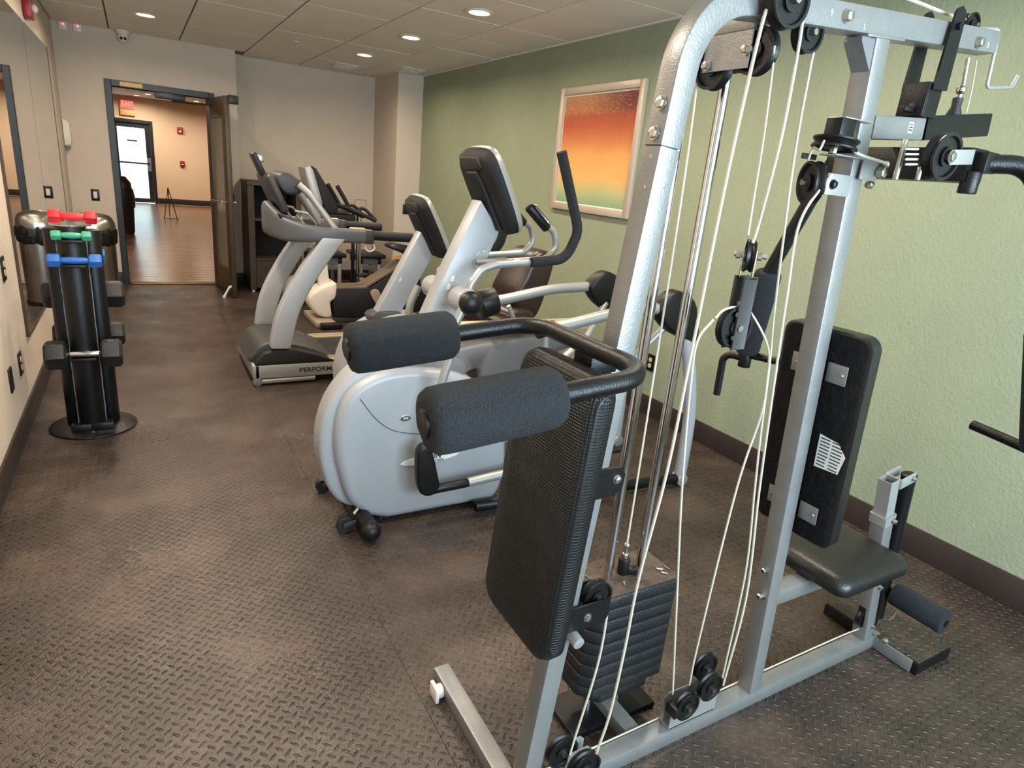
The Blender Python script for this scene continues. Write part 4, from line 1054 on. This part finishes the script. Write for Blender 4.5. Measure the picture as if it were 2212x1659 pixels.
# fixed handles
nf = PY(EY-.10, (1050, 570), (1092, 566), (1178, 560), (1203, 535), (1197, 500), (1178, 486))
add('fixed_handle', tube([V((1.235, EY-.045, nf[0].z))]+nf[1:], .0145, .05, 14), M['silver_lt'], E_)
ngp = PY(EY-.10, (1182, 494), (1142, 446)); add('fixed_grip', join(cyl(ngp[0], ngp[1], .021, .006, 18)), M['blk_pl'], E_)
gd = (ngp[1]-ngp[0]); add('pulse_sensor', obox((ngp[0]+ngp[1])/2+V((.010, -.006, .014)), gd, (0, 1, 0), gd.cross(V((0, 1, 0))), gd.length*.72, .016, .012, .004), M['steel'], E_)
mf = [V((p.x, EY+.10, p.z)) for p in nf]
add('fixed_handle', tube([V((1.235, EY+.045, nf[0].z))]+mf[1:], .0145, .05, 14), M['silver_lt'], E_); add('fixed_grip', cyl(V((ngp[0].x, EY+.10, ngp[0].z)), V((ngp[1].x, EY+.10, ngp[1].z)), .021, .006, 18), M['blk_pl'], E_)
# lower arms to the pedal links
for s in (1, -1):
    f = (lambda p: p) if s > 0 else mv
    la = [f(p) for p in PY(2.24, (1000, 665), (978, 715), (975, 765), (958, 815), (940, 890), (928, 970))]
    add('lower_arm', sweep(smooth_open(la, 6), circ(.0185, 14)), M['silver_lt'], E_)
    jt = smooth_closed([f(p) for p in PY(2.225, (905, 978), (925, 962), (938, 985), (948, 1030), (950, 1055), (935, 1072), (912, 1070), (903, 1040))], 3)
    add('link_joint', bulge_prism(jt, (0, s*.05, 0), .014), M['blk_pl'], E_)
    pa = [f(p) for p in PY(2.25, (930, 1058), (985, 1050), (1010, 1042), (1095, 1022))]; pe = f(V((1.95, 2.25, .24)))
    add('link_boot', cyl(pa[0], pa[2], .021, .006), M['blk_pl'], E_)
    add('pedal_arm', tube([pa[2], pa[3], pe], .0215, .1, 16), M['silver_lt'], E_)
    add('foot_pedal', join(box(1.62, 1.98, min(pe.y, pe.y+s*.0)-.075, pe.y+.075, .265, .285, .008), box(1.60, 1.62, pe.y-.075, pe.y+.075, .265, .33, .006)), M['blk_pl'], E_)
    # long suspension link, rear cap, rear leg
    cap0 = PY(2.20, (1416, 665), (1450, 628), (1478, 634), (1498, 660), (1499, 735), (1470, 730), (1432, 706))
    cap = [f(p) for p in cap0]
    lk = [f(V((1.47, 2.20, .905))), f(V((1.60, 2.20, .925))), f(V((1.85, 2.20, .97))), f(V((2.10, 2.20, .985)))]
    add('suspension_link', sweep(smooth_open(lk, 5), circ(.026, 16)), M['silver_lt'], E_)
    rs = .030 if s > 0 else .074; add('link_sleeve', cyl(lk[0]+V((-.045, 0, -.012)), lk[0]+V((.045, 0, .012)), rs, .006, 24), M['blk_pl'], E_)
    if s > 0: add('hanger_rod', tube([lk[0], f(V((1.50, 2.21, .60))), f(V((1.64, 2.25, .26)))], .015, .1, 12), M['silver_lt'], E_)
    else: add('hub_arm', tube([hf, lk[0]], .018, 0, 12), M['silver_lt'], E_)
    add('pivot_cap', bulge_prism(smooth_closed([p+V((0, -s*.035, 0)) for p in cap], 3), (0, s*.08, 0), .02), M['blk_pl'], E_)
    lg_ = [f(V((2.265, 2.20, .90))), f(V((2.36, 2.20, .70))), f(V((2.435, 2.20, .40))), f(V((2.45, 2.20, .03)))]
    add('rear_leg', sweep(smooth_open(lg_, 6), circ(.032, 18)), M['silver_pl'], E_)
    add('rear_strut', tube([f(V((2.20, 2.23, .90))), f(V((2.06, 2.28, .72))), f(V((1.40, 2.40, .30)))], .019, .05), M['silver_lt'], E_)
    add('base_tube', cyl(f(V((1.25, 2.30, .045))), f(V((2.42, 2.20, .04))), .027, .004), M['blk_pc'], E_)
    add('leg_foot', join(cyl(f(V((2.45, 2.17, .035))), f(V((2.45, 2.235, .035))), .036, .006)), M['silver_lt'], E_)
# front foot tube with ball ends and transport wheels
add('front_foot', cyl((.74, 2.27, .055), (.74, 2.72, .055), .036, .004, 22), M['blk_pc'], E_)
for y in (2.25, 2.74): add('foot_cap', ball((.74, y, .052), .044), M['blk_pl'], E_)
for y in (2.36, 2.74):
    w = add('transport_wheel', lathe([(.010, -.014), (.034, -.014), (.037, -.009), (.037, .009), (.034, .014), (.010, .014)], (.662, y, .038), (0, 1, 0), 24), M['rubber'], E_)
    add('wheel_fork', join(obox((.69, y-.02, .05), (1, 0, .2), (0, 1, 0), (-.2, 0, 1), .08, .006, .022, .002), cyl((.662, y-.022, .038), (.662, y+.022, .038), .007)), M['dkgrey'], w)
add('foot_sticker', obox((.713, 2.375, .085), (0, 1, 0), (.6, 0, .8), (-.8, 0, .6), .02, .03, .001), M['sticker'], E_)

# ================================================================ recumbent bike (second machine, centre plane y = 3.50)
BY = 3.50
Bk = thing('recumbent_bike', (1.6, BY, 0), 'silver recumbent bike with brown-black seat between the elliptical and treadmill', 'exercise bike')
hb = [(.97, .12), (.93, .25), (.93, .40), (.99, .56), (1.12, .66), (1.30, .70), (1.46, .64), (1.52, .48), (1.54, .30), (1.50, .12)]
add('drive_housing', bulge_prism(smooth_closed([V((x, BY-.13, z)) for x, z in hb], 4), (0, .26, 0), .05, 4), M['silver_pl'], Bk, ang=60)
add('rear_body', bulge_prism(smooth_closed([V((x, BY-.10, z)) for x, z in ((1.40, .46), (1.60, .47), (1.78, .50), (2.10, .53), (2.50, .56), (2.50, .45), (2.30, .40), (2.05, .20), (1.85, .18), (1.78, .34), (1.66, .30), (1.55, .10), (1.42, .10))], 3), (0, .20, 0), .03), M['grey_pl'], Bk, ang=60)
add('seat_rail', box(1.55, 2.66, BY-.045, BY+.045, .555, .62, .01), M['cream'], Bk)
add('mast', prism(PY(BY-.042, (910, 500), (936, 552), (858, 690), (806, 690)), (0, .084, 0), .008), M['silver_pl'], Bk)
add('mast_collar', bulge_prism(smooth_closed(PY(BY-.06, (800, 692), (812, 676), (862, 674), (872, 690), (840, 704)), 3), (0, .12, 0), .012), M['dkgrey'], Bk)
console(Bk, (1.545, BY, 1.045), (1.375, BY, 1.365), .150, .06)
add('cup_holder', cyl(V((1.50, BY-.05, .96)), V((1.54, BY-.05, .945)), .016, .003), M['white_pl'], Bk)
add('mast_label', prism([V((x, BY-.0425, z)) for x, z in ((1.262, .88), (1.276, .886), (1.286, .908), (1.274, .906))], (0, -.0004, 0)), M['sticker'], Bk, smooth=False)
# seat: back cushion, base cushion
def cush(pts, y0, y1, nm, m, rnd=.03): return add(nm, bulge_prism(smooth_closed([V((x, y0, z)) for x, z in pts], 3), (0, y1-y0, 0), rnd, 4), M[m], Bk, ang=60)
sb = [(2.16, 1.095), (2.235, 1.085), (2.262, 1.03), (2.24, .88), (2.20, .74), (2.15, .66), (2.08, .68), (2.00, .76), (1.985, .83), (2.04, .95), (2.09, 1.05)]
cush(sb, BY-.15, BY+.19, 'seat_back', 'brownvinyl', .05)
cush([(1.93, .66), (1.91, .70), (1.96, .735), (2.06, .74), (2.12, .70), (2.08, .65)], BY-.20, BY+.20, 'seat_cushion', 'brownvinyl', .035)
add('seat_frame', join(tube([(2.18, BY-.06, .98), (2.14, BY-.06, .70), (2.02, BY-.06, .62)], .016, .05), tube([(2.18, BY+.06, .98), (2.14, BY+.06, .70), (2.02, BY+.06, .62)], .016, .05)), M['blk_pc'], Bk)
for s in (-1, 1): add('side_handle', join(tube([(2.02, BY+s*.16, .63), (1.95, BY+s*.25, .66), (1.88, BY+s*.26, .78)], .014, .04)), M['silver_lt'], Bk)
for x, s in ((1.05, 1), (2.5, 1)): add('base_foot', join(cyl((x, BY-.24, .04), (x, BY+.24, .04), .033), ball((x, BY-.24, .04), .036), ball((x, BY+.24, .04), .036)), M['blk_pc'], Bk)
add('base_beam', box(1.05, 2.5, BY-.035, BY+.035, .05, .13, .008), M['silver_pl'], Bk)
add('rear_upright', box(2.42, 2.48, BY-.035, BY+.035, .06, .5, .006), M['silver_pl'], Bk)
for s in (-1, 1):
    add('crank', obox((1.16, BY+s*.16, .33), (1, 0, s*.5), (0, 1, 0), (-s*.5, 0, 1), .19, .018, .035, .006), M['silver_lt'], Bk)
    add('pedal', box(1.03 if s > 0 else 1.19, 1.13 if s > 0 else 1.29, BY+s*.22-.05, BY+s*.22+.05, .26 if s > 0 else .36, .285 if s > 0 else .385, .006), M['blk_pl'], Bk)

# ================================================================ treadmill (near side y = 4.38, far side y = 5.06)
TN, TF = 4.38, 5.06; TC = (TN+TF)/2
T_ = thing('treadmill', (1.4, TC, 0), 'grey treadmill with arched silver uprights and long handrails', 'treadmill')
for y in (TN, TF):
    r = add('side_rail', box(.60, 2.42, y-.025, y+.025, .055, .150, .006), M['silver_lt'], T_)
    add('foot_rail', box(1.04, 2.40, y-.02 if y == TN else y-.075, y+.075 if y == TN else y+.02, .150, .172, .005), M['cream'], T_)
    for k in range(3): add('tread_groove', box(1.06, 2.38, (y+.005 if y == TN else y-.06)+.02*k, (y+.012 if y == TN else y-.053)+.02*k, .1715, .1735), M['grey_pl'], T_, smooth=False)
add('lift_frame', join(tube([(.62, TN+.0, .03), (1.0, TN+.0, .035)], .022), tube([(.62, TF, .03), (1.0, TF, .035)], .022), cyl((.62, TN-.02, .035), (.62, TF+.02, .035), .018)), M['silver_lt'], T_)
for y in (TN-.012, TF+.012): add('wheel', cyl((.615, y-.012, .032), (.615, y+.012, .032), .031, .004, 22), M['grey_pl'], T_)
add('front_crossmember', box(.585, .63, TN-.025, TF+.025, .055, .150, .006), M['silver_lt'], T_)
add('rear_roller', cyl((2.38, TN+.03, .11), (2.38, TF-.03, .11), .04), M['blk_pc'], T_)
add('running_belt', box(.98, 2.38, TN+.075, TF-.075, .140, .162, .01), M['rubber'], T_)
hd = [(.59, .15), (.595, .20), (.64, .255), (.74, .285), (.84, .278), (1.02, .215), (1.20, .155), (1.20, .15)]
add('motor_hood', bulge_prism(smooth_closed([V((x, TN+.06, z)) for x, z in [(.60, .15), (.605, .215), (.67, .275), (.80, .285), (.95, .25), (1.10, .18), (1.12, .15)]], 3), (0, TF-TN-.12, 0), .02), M['dkgrey'], T_, ang=50)
for y, s in ((TN, 1), (TF, -1)):
    add('hood_side', prism([V((x, y-.028, z)) for x, z in [(.60, .15), (.61, .175), (.66, .23), (.74, .255), (.86, .25), (1.0, .21), (1.12, .165), (1.16, .15)]], (0, .085 if s > 0 else .06, 0), .012, 3), M['blk_mat'], T_)
text('rail_lettering', 'PERFORMANCE', .046, on(704, 796, 1, TN-.026)+V((0, 0, -.001)), (1, 0, 0), (0, 0, 1), M['ink'], T_, .0006, 1.15)
# uprights: curved flat posts
u_l = [(583, 752), (594, 690), (614, 640), (648, 580), (676, 540), (695, 512)]
u_r = [(626, 752), (640, 690), (658, 645), (690, 590), (722, 545), (748, 512)]
for y, s in ((TN, 1), (TF, -1)):
    A = smooth_open(PY(TN, *u_l), 4); B_ = smooth_open(PY(TN, *u_r), 4)
    pts = [V((p.x, y-.04*(s > 0)-.06*(s < 0), p.z)) for p in A+B_[::-1]]
    add('upright', prism(pts, (0, .10, 0), .014, 3), M['silver_pl'], T_)
# console shroud: a band that runs along the near side, round the front and back along the far side
sh = [V((1.36, TN-.01, 1.035)), V((1.06, TN-.005, 1.035)), V((.86, TN+.06, 1.045)), V((.775, TN+.22, 1.085)), V((.765, TC, 1.10)), V((.775, TF-.22, 1.085)), V((.86, TF-.06, 1.045)), V((1.06, TF+.005, 1.035)), V((1.36, TF+.01, 1.035))]
def band(path, hts, th=.05):
    P_ = smooth_open(path, 5); n = len(P_); rings = []
    m = len(hts)-1
    for i, p in enumerate(P_):
        t = (P_[min(i+1, n-1)]-P_[max(i-1, 0)]); t.z = 0; t.normalize(); s_ = V((0, 0, 1)).cross(t)
        f = i/(n-1)*m; k = min(int(f), m-1); h = hts[k]+(hts[k+1]-hts[k])*(f-k)
        rings.append([p+s_*a*th/2+V((0, 0, b*h/2)) for a, b in rect(2, 2, .5, 3)])
    return loft(rings)
add('console_shroud', band(sh, [.095, .095, .14, .20, .22, .20, .14, .095, .095], .055), M['shroud'], T_, ang=50)
for y in (TN-.01, TF+.01):
    add('handrail_end', box(1.34, 1.40, y-.034, y+.034, .985, 1.08, .01), M['dkgrey'], T_)
    add('handrail', join(cyl((1.39, y, 1.043), (1.69, y, 1.036), .033, .006, 20)), M['blk_mat'], T_)
    add('cup_ring', tube([(1.36, y, .99), (1.34, y, .95), (1.38, y, .93), (1.42, y, .95), (1.40, y, .99)], .006, .02, 8), M['white_pl'], T_)
    add('switch_cover', box(1.24, 1.34, y-.02, y+.02, 1.08, 1.09, .003), M['cream'], T_)
# console deck and display
dk = [V((.79, TN+.08, 1.15)), V((.79, TF-.08, 1.15)), V((1.08, TF-.06, 1.045)), V((1.08, TN+.06, 1.045))]
add('console_deck', prism(dk, (.01, 0, -.03), .006), M['blk_mat'], T_)
cu, cn = V((-.45, 0, 1)).normalized(), V((1, 0, .45)).normalized()
cc = V((.80, TC, 1.27))
add('console_panel', obox(cc, (0, 1, 0), cu, cn, .44, .26, .05, .02, 3), M['dkgrey'], T_)
add('display', obox(cc+cn*.026, (0, 1, 0), cu, cn, .36, .19, .004, .001), M['screen'], T_)
tc_ = cc+cu*.19
ph = add('phone_holder', obox(tc_-cn*.01, (0, 1, 0), cu, cn, .16, .16, .03, .008), M['blk_pl'], T_)
add('holder_clip', obox(tc_+cn*.02+cu*.03, (0, 1, 0), cu, cn, .05, .05, .03, .006), M['steel'], ph)
add('top_hood', bulge_prism(smooth_closed([V((x, TN+.16, z)) for x, z in ((.80, 1.34), (.82, 1.40), (.90, 1.40), (.98, 1.34), (.95, 1.28), (.86, 1.27))], 3), (0, TF-TN-.32, 0), .02), M['dkgrey'], T_)
for y in (TN+.13, TF-.13):
    add('cross_handle', tube([(.93, y, 1.34), (1.0, y-.02, 1.28), (1.17, y-.06*(1 if y < TC else -1), 1.05)], .0225, .08, 16), M['silver_lt'], T_)
for s, y in ((1, TN+.1), (-1, TF-.1)): add('bottle_ring', tube([(.90, y, 1.17), (.98, y, 1.16), (1.06, y, 1.07), (.99, y+s*.06, 1.06), (.92, y+s*.06, 1.14)], .008, .03, 8), M['silver_lt'], T_)
# ================================================================ upright bike behind the treadmill (centre plane y = 6.2)
UY = 6.20
U_ = thing('upright_bike', (1.9, UY, 0), 'white and black upright exercise bike behind the treadmill', 'exercise bike')
def uo(y, *uv): return PY(y, *uv)
UN = UY-.11
side = [(728, 622), (800, 620), (845, 590), (878, 566), (905, 590), (918, 640), (912, 672), (860, 682), (760, 688), (722, 686), (718, 655)]
add('body_shell', bulge_prism(uo(UN, *side), (0, .22, 0), .02), M['blk_mat'], U_)
add('body_stripe', prism(uo(UN-.002, (724, 620), (786, 619), (838, 588), (870, 565), (876, 566), (845, 590), (790, 624), (728, 625)), (0, .224, 0), .004, 1), M['taupe'], U_)
nose = [(728, 613), (712, 614), (682, 628), (668, 645), (672, 665), (690, 683), (716, 686), (715, 655), (726, 643)]
add('nose_cover', bulge_prism(smooth_closed(uo(UN-.015, *nose), 3), (0, .25, 0), .03), M['white_pl'], U_)
text('body_lettering', 'MATRIX', .085, on(872, 634, 1, UN-.003), (1, 0, .02), (0, 0, 1), M['sticker'], U_, .0006, 1.1)
add('mast', prism(uo(UY-.035, (684, 570), (704, 545), (712, 612), (690, 620)), (0, .07, 0), .006), M['white_pl'], U_)
add('mast', prism(uo(UY-.035, (660, 430), (685, 425), (712, 560), (686, 575)), (0, .07, 0), .006), M['silver_pl'], U_)
con = [(1.305, 1.44), (1.36, 1.46), (1.42, 1.42), (1.60, 1.10), (1.56, 1.04), (1.48, 1.05), (1.38, 1.16)]
cb_ = add('console_back', bulge_prism([V((x, UY-.15, z)) for x, z in ((1.305, 1.43), (1.345, 1.455), (1.40, 1.41), (1.47, 1.20), (1.46, 1.10), (1.40, 1.12), (1.35, 1.22))], (0, .30, 0), .015), M['silver_lt'], U_)
add('console_face', bulge_prism([V((x, UY-.16, z)) for x, z in ((1.37, 1.45), (1.40, 1.44), (1.61, 1.12), (1.585, 1.04), (1.49, 1.045), (1.455, 1.15))], (0, .32, 0), .02), M['blk_mat'], U_)
for s in (-1, 1):
    y = UY+s*.17
    add('handlebar', tube([(1.56, UY+s*.05, 1.12), (1.66, y, 1.12), (1.95, y+s*.03, 1.01)], .019, .05), M['blk_mat'], U_)
    add('aero_bar', tube([(1.70, y, 1.11), (1.66, y, 1.18), (1.585, y, 1.30)], .019, .03), M['blk_mat'], U_)
    add('grip_loop', tube([(1.95, y+s*.03, 1.01), (1.86, y, 1.10), (1.80, y, 1.125), (1.78, y, 1.06)], .015, .03), M['blk_mat'], U_)
    cr_ = V((1.975, UN-.018 if s < 0 else UY+.13, .29))
    add('crank', join(bulge_prism(smooth_closed([cr_+V((a, 0, b)) for a, b in ((-.045, .03), (0, .055), (.045, .03), (.085, -.09), (.07, -.14), (.04, -.13), (-.03, -.03))], 3) if s < 0 else [cr_+V((a, 0, b)) for a, b in ((-.04, -.02), (.0, -.05), (.04, -.02), (-.04, .14), (-.08, .12))], (0, -.02*s*-1, 0), .006)), M['stab'], U_)
    add('pedal', box(2.0 if s < 0 else 1.88, 2.12 if s < 0 else 1.99, cr_.y+s*.03-.045, cr_.y+s*.03+.045, .12 if s < 0 else .42, .15 if s < 0 else .45, .008), M['blk_pl'], U_)
add('crank_bolt', lathe([(.022, 0), (.02, .004), (0, .005)], (1.975, UN-.02, .29), (0, -1, 0), 16), M['steel'], U_)
add('stabilizer_bar', box(1.37, 1.56, UY-.28, UY+.28, .0, .055, .012), M['stab'], U_)
for ys_ in (-.36, .28): add('stabilizer_end', box(1.40, 1.60, UY+ys_, UY+ys_+.08, .0, .06, .016), M['blk_pl'], U_)
add('base_beam', box(1.45, 2.5, UY-.04, UY+.04, .03, .085, .01), M['silver_lt'], U_)
add('rear_foot', box(2.44, 2.56, UY-.26, UY+.26, 0, .055, .014), M['blk_pl'], U_)
sz = .70
sd_ = [(840, 530), (856, 528), (885, 534), (900, 545), (890, 556), (870, 548), (846, 540)]
add('saddle', bulge_prism(smooth_closed([V((x, UY-.10, z)) for x, z in ((2.13, .765), (2.20, .785), (2.32, .77), (2.44, .74), (2.44, .69), (2.36, .66), (2.26, .70), (2.15, .735))], 3), (0, .20, 0), .03), M['vinyl'], U_)
add('seat_post', cyl((2.33, UY, .5), (2.34, UY, .69), .028), M['white_pl'], U_)
add('seat_lever', tube([(2.32, UY-.03, .655), (2.17, UY-.10, .665)], .009), M['orange'], U_)

# ================================================================ dark open shelf against the recess wall
K = thing('storage_shelf', (1.3, 7.95, 0), 'dark brown open shelf unit standing in the recess beside the door', 'shelf')
kx0, kx1, ky0, ky1, kz = 1.045, 1.62, 7.70, 8.20, 1.18
def kb(n, m, *b): return add(n, box(*b, .004, 1), M[m], K)
kb('side_panel', 'darkwood', kx0, kx0+.07, ky0, ky1, .03, kz); kb('side_panel', 'darkwood', kx1-.06, kx1, ky0, ky1, .03, kz)
kb('top_panel', 'darkwood', kx0-.005, kx1+.005, ky0-.005, ky1, kz, kz+.045); kb('back_panel', 'cabinside', kx0+.07, kx1-.06, ky1-.012, ky1, .05, kz)
for z in (.36, .80): kb('shelf_board', 'darkwood', kx0+.07, kx1-.06, ky0+.005, ky1-.012, z, z+.03)
kb('base_panel', 'darkwood', kx0+.07, kx1-.06, ky0+.01, ky1-.012, .05, .36)
kb('shelf_board', 'darkwood', kx0+.07, kx1-.06, ky0+.005, ky1-.012, .05, .075)
for x in (kx0+.035, kx1-.03):
    for y in (ky0+.04, ky1-.04): add('glide', cyl((x, y, 0), (x, y, .03), .02), M['white_pl'], K)

# ================================================================ two flat benches and a chrome-post rack near the column
def bench(x0, x1, y0, y1, z, label):
    t = thing('weight_bench', ((x0+x1)/2, (y0+y1)/2, 0), label, 'bench', 'black padded benches')
    add('bench_pad', box(x0, x1, y0, y1, z-.05, z, .018, 3), M['vinyl'], t)
    for b in ((x0+.04, x1-.04, y0+.06, y0+.10, z-.13, z-.05), (x0+.04, x1-.04, y1-.10, y1-.06, z-.13, z-.05), (x0+.04, x1-.04, y0+.07, y0+.09, z-.20, z-.14)): add('cross_rail', box(*b, .004), M['grey_pl'], t)
    for x in (x0+.07, x1-.07):
        for y in (y0+.08, y1-.08): add('leg', box(x-.02, x+.02, y-.02, y+.02, 0, z-.05, .003), M['silver_pl'], t)
        add('knob', cyl((x, y0+.06, z-.09), (x, y0+.035, z-.09), .022, .004), M['blk_pl'], t)
    return t
bench(1.68, 2.13, 7.63, 8.13, .47, 'black padded bench seen through the treadmill uprights, left of the chrome post')
bench(2.25, 2.62, 7.63, 8.13, .47, 'black padded bench right of the chrome post, behind the bike saddle')
q = V((2.20, 7.40, 0))
t = thing('chrome_stand', q, 'chrome post stand with dark tray between the two benches', 'stand')
add('post', cyl(q+V((0, 0, .02)), q+V((0, 0, 1.02)), .03, 0, 18), M['chrome'], t)
add('post', box(2.13, 2.16, 7.42, 7.46, .0, .98, .003), M['blk_pc'], t)
add('base_plate', lathe([(.14, 0), (.14, .015), (.05, .03), (0, .03)], q, (0, 0, 1), 24), M['steel'], t)
add('tray', box(1.72, 2.14, 7.30, 7.60, .86, .95, .02), M['blk_mat'], t)
add('tray', box(1.70, 2.14, 7.32, 7.60, .97, 1.0, .01), M['dkgrey'], t)
add('sign_frame', join(tube([(2.15, 7.40, 1.02), (2.15, 7.40, 1.12), (2.28, 7.40, 1.12), (2.28, 7.40, 1.02), (2.15, 7.40, 1.02)], .006, 0, 6)), M['steel'], t)
q = V((1.30, 6.75, 0))
t = thing('exercise_ball', (1.42, 7.0, 0), 'small grey exercise ball on the floor behind the treadmill', 'ball')
add('ball_skin', ball((1.42, 7.0, .16), .16, u=24, v=16), M['silver_lt'], t)
add('valve', cyl((1.36, 6.86, .12), (1.355, 6.85, .118), .008), M['white_pl'], t)

# ================================================================ stainless bin by the mirror
q = V((-.388, 7.22, 0))
t = thing('trash_can', q, 'stainless steel trash can with black bag beside the doorway', 'trash can')
add('bin_body', lathe([(.165, 0), (.17, .01), (.175, .62), (.170, .62)], q, (0, 0, 1), 36), M['steel'], t)
add('bin_base', lathe([(.178, 0), (.178, .035), (.172, .04)], q, (0, 0, 1), 36), M['blk_pl'], t)
bg = lathe([(.179, .57), (.186, .60), (.192, .66), (.19, .70), (.184, .715), (.178, .70)], q, (0, 0, 1), 48)
for v in bg.verts:
    d = (v.co-q); d.z = 0; k = math.sin(d.angle(V((1, 0, 0)))*17)*.006 + random.uniform(-.004, .004); v.co += d.normalized()*k; v.co.z += random.uniform(-.02, .012)
add('bin_bag', bg, M['bag'], t)
add('dome_lid', lathe([(.186, .70), (.186, .735), (.18, .77), (.165, .805), (.135, .83), (.10, .84), (.095, .83)], q, (0, 0, 1), 36), M['steel'], t)
add('lid_opening', lathe([(.097, .832), (0, .828)], q, (0, 0, 1), 24), M['blk_pl'], t)

# ================================================================ dumbbell tower
TX, TY = -.303, 3.905
t = thing('dumbbell_tower', (TX, TY, 0), 'black vertical dumbbell tower on a round base plate', 'dumbbell rack')
add('base_plate', lathe([(.20, 0), (.205, .002), (.205, .008), (.20, .012), (0, .013)], (TX, TY, 0), (0, 0, 1), 48), M['blk_pc'], t)
def halfpipe(c, r, a0, a1, z0, z1, th=.004):
    o = [(c[0]+r*math.cos(a0+(a1-a0)*k/12), c[1]+r*math.sin(a0+(a1-a0)*k/12)) for k in range(13)]
    i = [(c[0]+(r-th)*math.cos(a0+(a1-a0)*k/12), c[1]+(r-th)*math.sin(a0+(a1-a0)*k/12)) for k in range(12, -1, -1)]
    return prism([(x, y, z0) for x, y in o+i], (0, 0, z1-z0))
add('front_column', cyl((TX, TY-.04, .012), (TX, TY-.04, 1.085), .066, .003, 32), M['blk_pc'], t)
for s in (-1, 1):
    add('side_column', cyl((TX+s*.075, TY+.035, .012), (TX+s*.075, TY+.035, 1.06), .048, .003, 28), M['blk_pc'], t)
    wl = bmesh.new()
    add('weld_seam', sweep([V((TX+s*.062+random.uniform(-.0015, .0015), TY-.062+random.uniform(-.001, .001), .02+k*.0265)) for k in range(40)], circ(.0035, 6)), M['grey_pl'], t)
    add('foot_bracket', box(TX+s*.05-.045, TX+s*.05+.045, TY-.11, TY-.05, .012, .05, .004), M['blk_pc'], t)
hexbolt('hex_bolt', (TX+.0, TY-.13, .013), (0, 0, 1), .007, .006, M['bolt'], t); hexbolt('hex_bolt', (TX+.135, TY-.07, .013), (0, 0, 1), .007, .006, M['bolt'], t)
add('top_disc', lathe([(.09, 1.085), (.09, 1.092), (0, 1.093)], (TX, TY-.01, 0), (0, 0, 1), 28), M['chrome'], t)
saddles = []
# cradles
def cradle(z, y): add('cradle', box(TX-.055, TX+.055, y-.02, TY-.08, z-.035, z-.020, .003), M['blk_pc'], t)
def dumbbell(c, L, rh, hl, gr, m, mg, label, group, rz=0, rx=.0, number=None):
    """hexagonal heads on a short grip, lying along x"""
    c = V(c); T = thing('dumbbell', c, label, 'dumbbell', group); ax = V((math.cos(rz), math.sin(rz), 0))
    add('grip', lathe([(gr*.8, -L/2+hl), (gr, -L/2+hl+.012), (gr*1.12, 0), (gr, L/2-hl-.012), (gr*.8, L/2-hl)], c, ax, 18), M[mg], T)
    for s in (-1, 1):
        a = c+ax*s*(L/2)
        u = V((0, 0, 1)); w = ax.cross(u)
        rings = []
        for tt, rr in ((0, .80), (.12, .97), (.2, 1), (.8, 1), (.9, .96), (1, .7)):
            p = a-ax*s*hl*tt
            rings.append([p+(w*math.cos(PI/3*k+rx)+u*math.sin(PI/3*k+rx))*rh*rr for k in range(6)])
        hd_ = add('hex_head', loft(rings), M[m], T, ang=25)
        if number and s > 0:
            text('weight_number', number, .03, c+ax*(L/2-hl/2)+V((0, 0, rh*.866+.0008)), (1, 0, 0), (0, 1, 0), M['grey_pl'], hd_, .0004)
    return T
g1 = 'colored vinyl dumbbells on the tower'; g2 = 'black hex dumbbells on the tower'
zf = [on(155, 478, 1, 3.86), on(151, 513, 1, 3.76), on(160, 569, 1, 3.75)]
dumbbell((-.285, 3.86, 1.128), .20, .036, .052, .017, 'red_db', 'red_db', 'red vinyl dumbbell lying on top of the dumbbell tower', g1)
dumbbell((-.295, 3.785, 1.045), .165, .025, .042, .014, 'teal_db', 'teal_db', 'teal vinyl dumbbell on the tower below the red one', g1)
dumbbell((-.292, 3.780, .925), .225, .035, .056, .016, 'blue_db', 'blue_db', 'bright blue vinyl dumbbell on the front of the tower', g1)
dumbbell((-.300, 3.785, .445), .335, .076, .095, .015, 'iron', 'chrome', 'large black hex dumbbell with chrome grip on the tower front', g2, number='25')
dumbbell((-.290, 4.075, .70), .37, .076, .10, .016, 'iron', 'chrome', 'large black hex dumbbell held behind the tower at middle height', g2, number='30')
dumbbell((-.285, 4.065, .48), .33, .066, .085, .016, 'iron', 'chrome', 'smaller black hex dumbbell low behind the tower', g2, number='20')
dumbbell((-.285, 4.03, .92), .22, .034, .056, .016, 'blue_db', 'blue_db', 'second blue vinyl dumbbell half hidden behind the tower', g1)
for z, y in ((1.045, 3.785), (.925, 3.78), (.445, 3.785)): cradle(z, y)
for z, y in ((.70, 4.075), (.48, 4.065), (.92, 4.03)): add('cradle', box(TX-.055, TX+.055, TY+.0, y+.02, z-.035, z-.020, .003), M['blk_pc'], t)
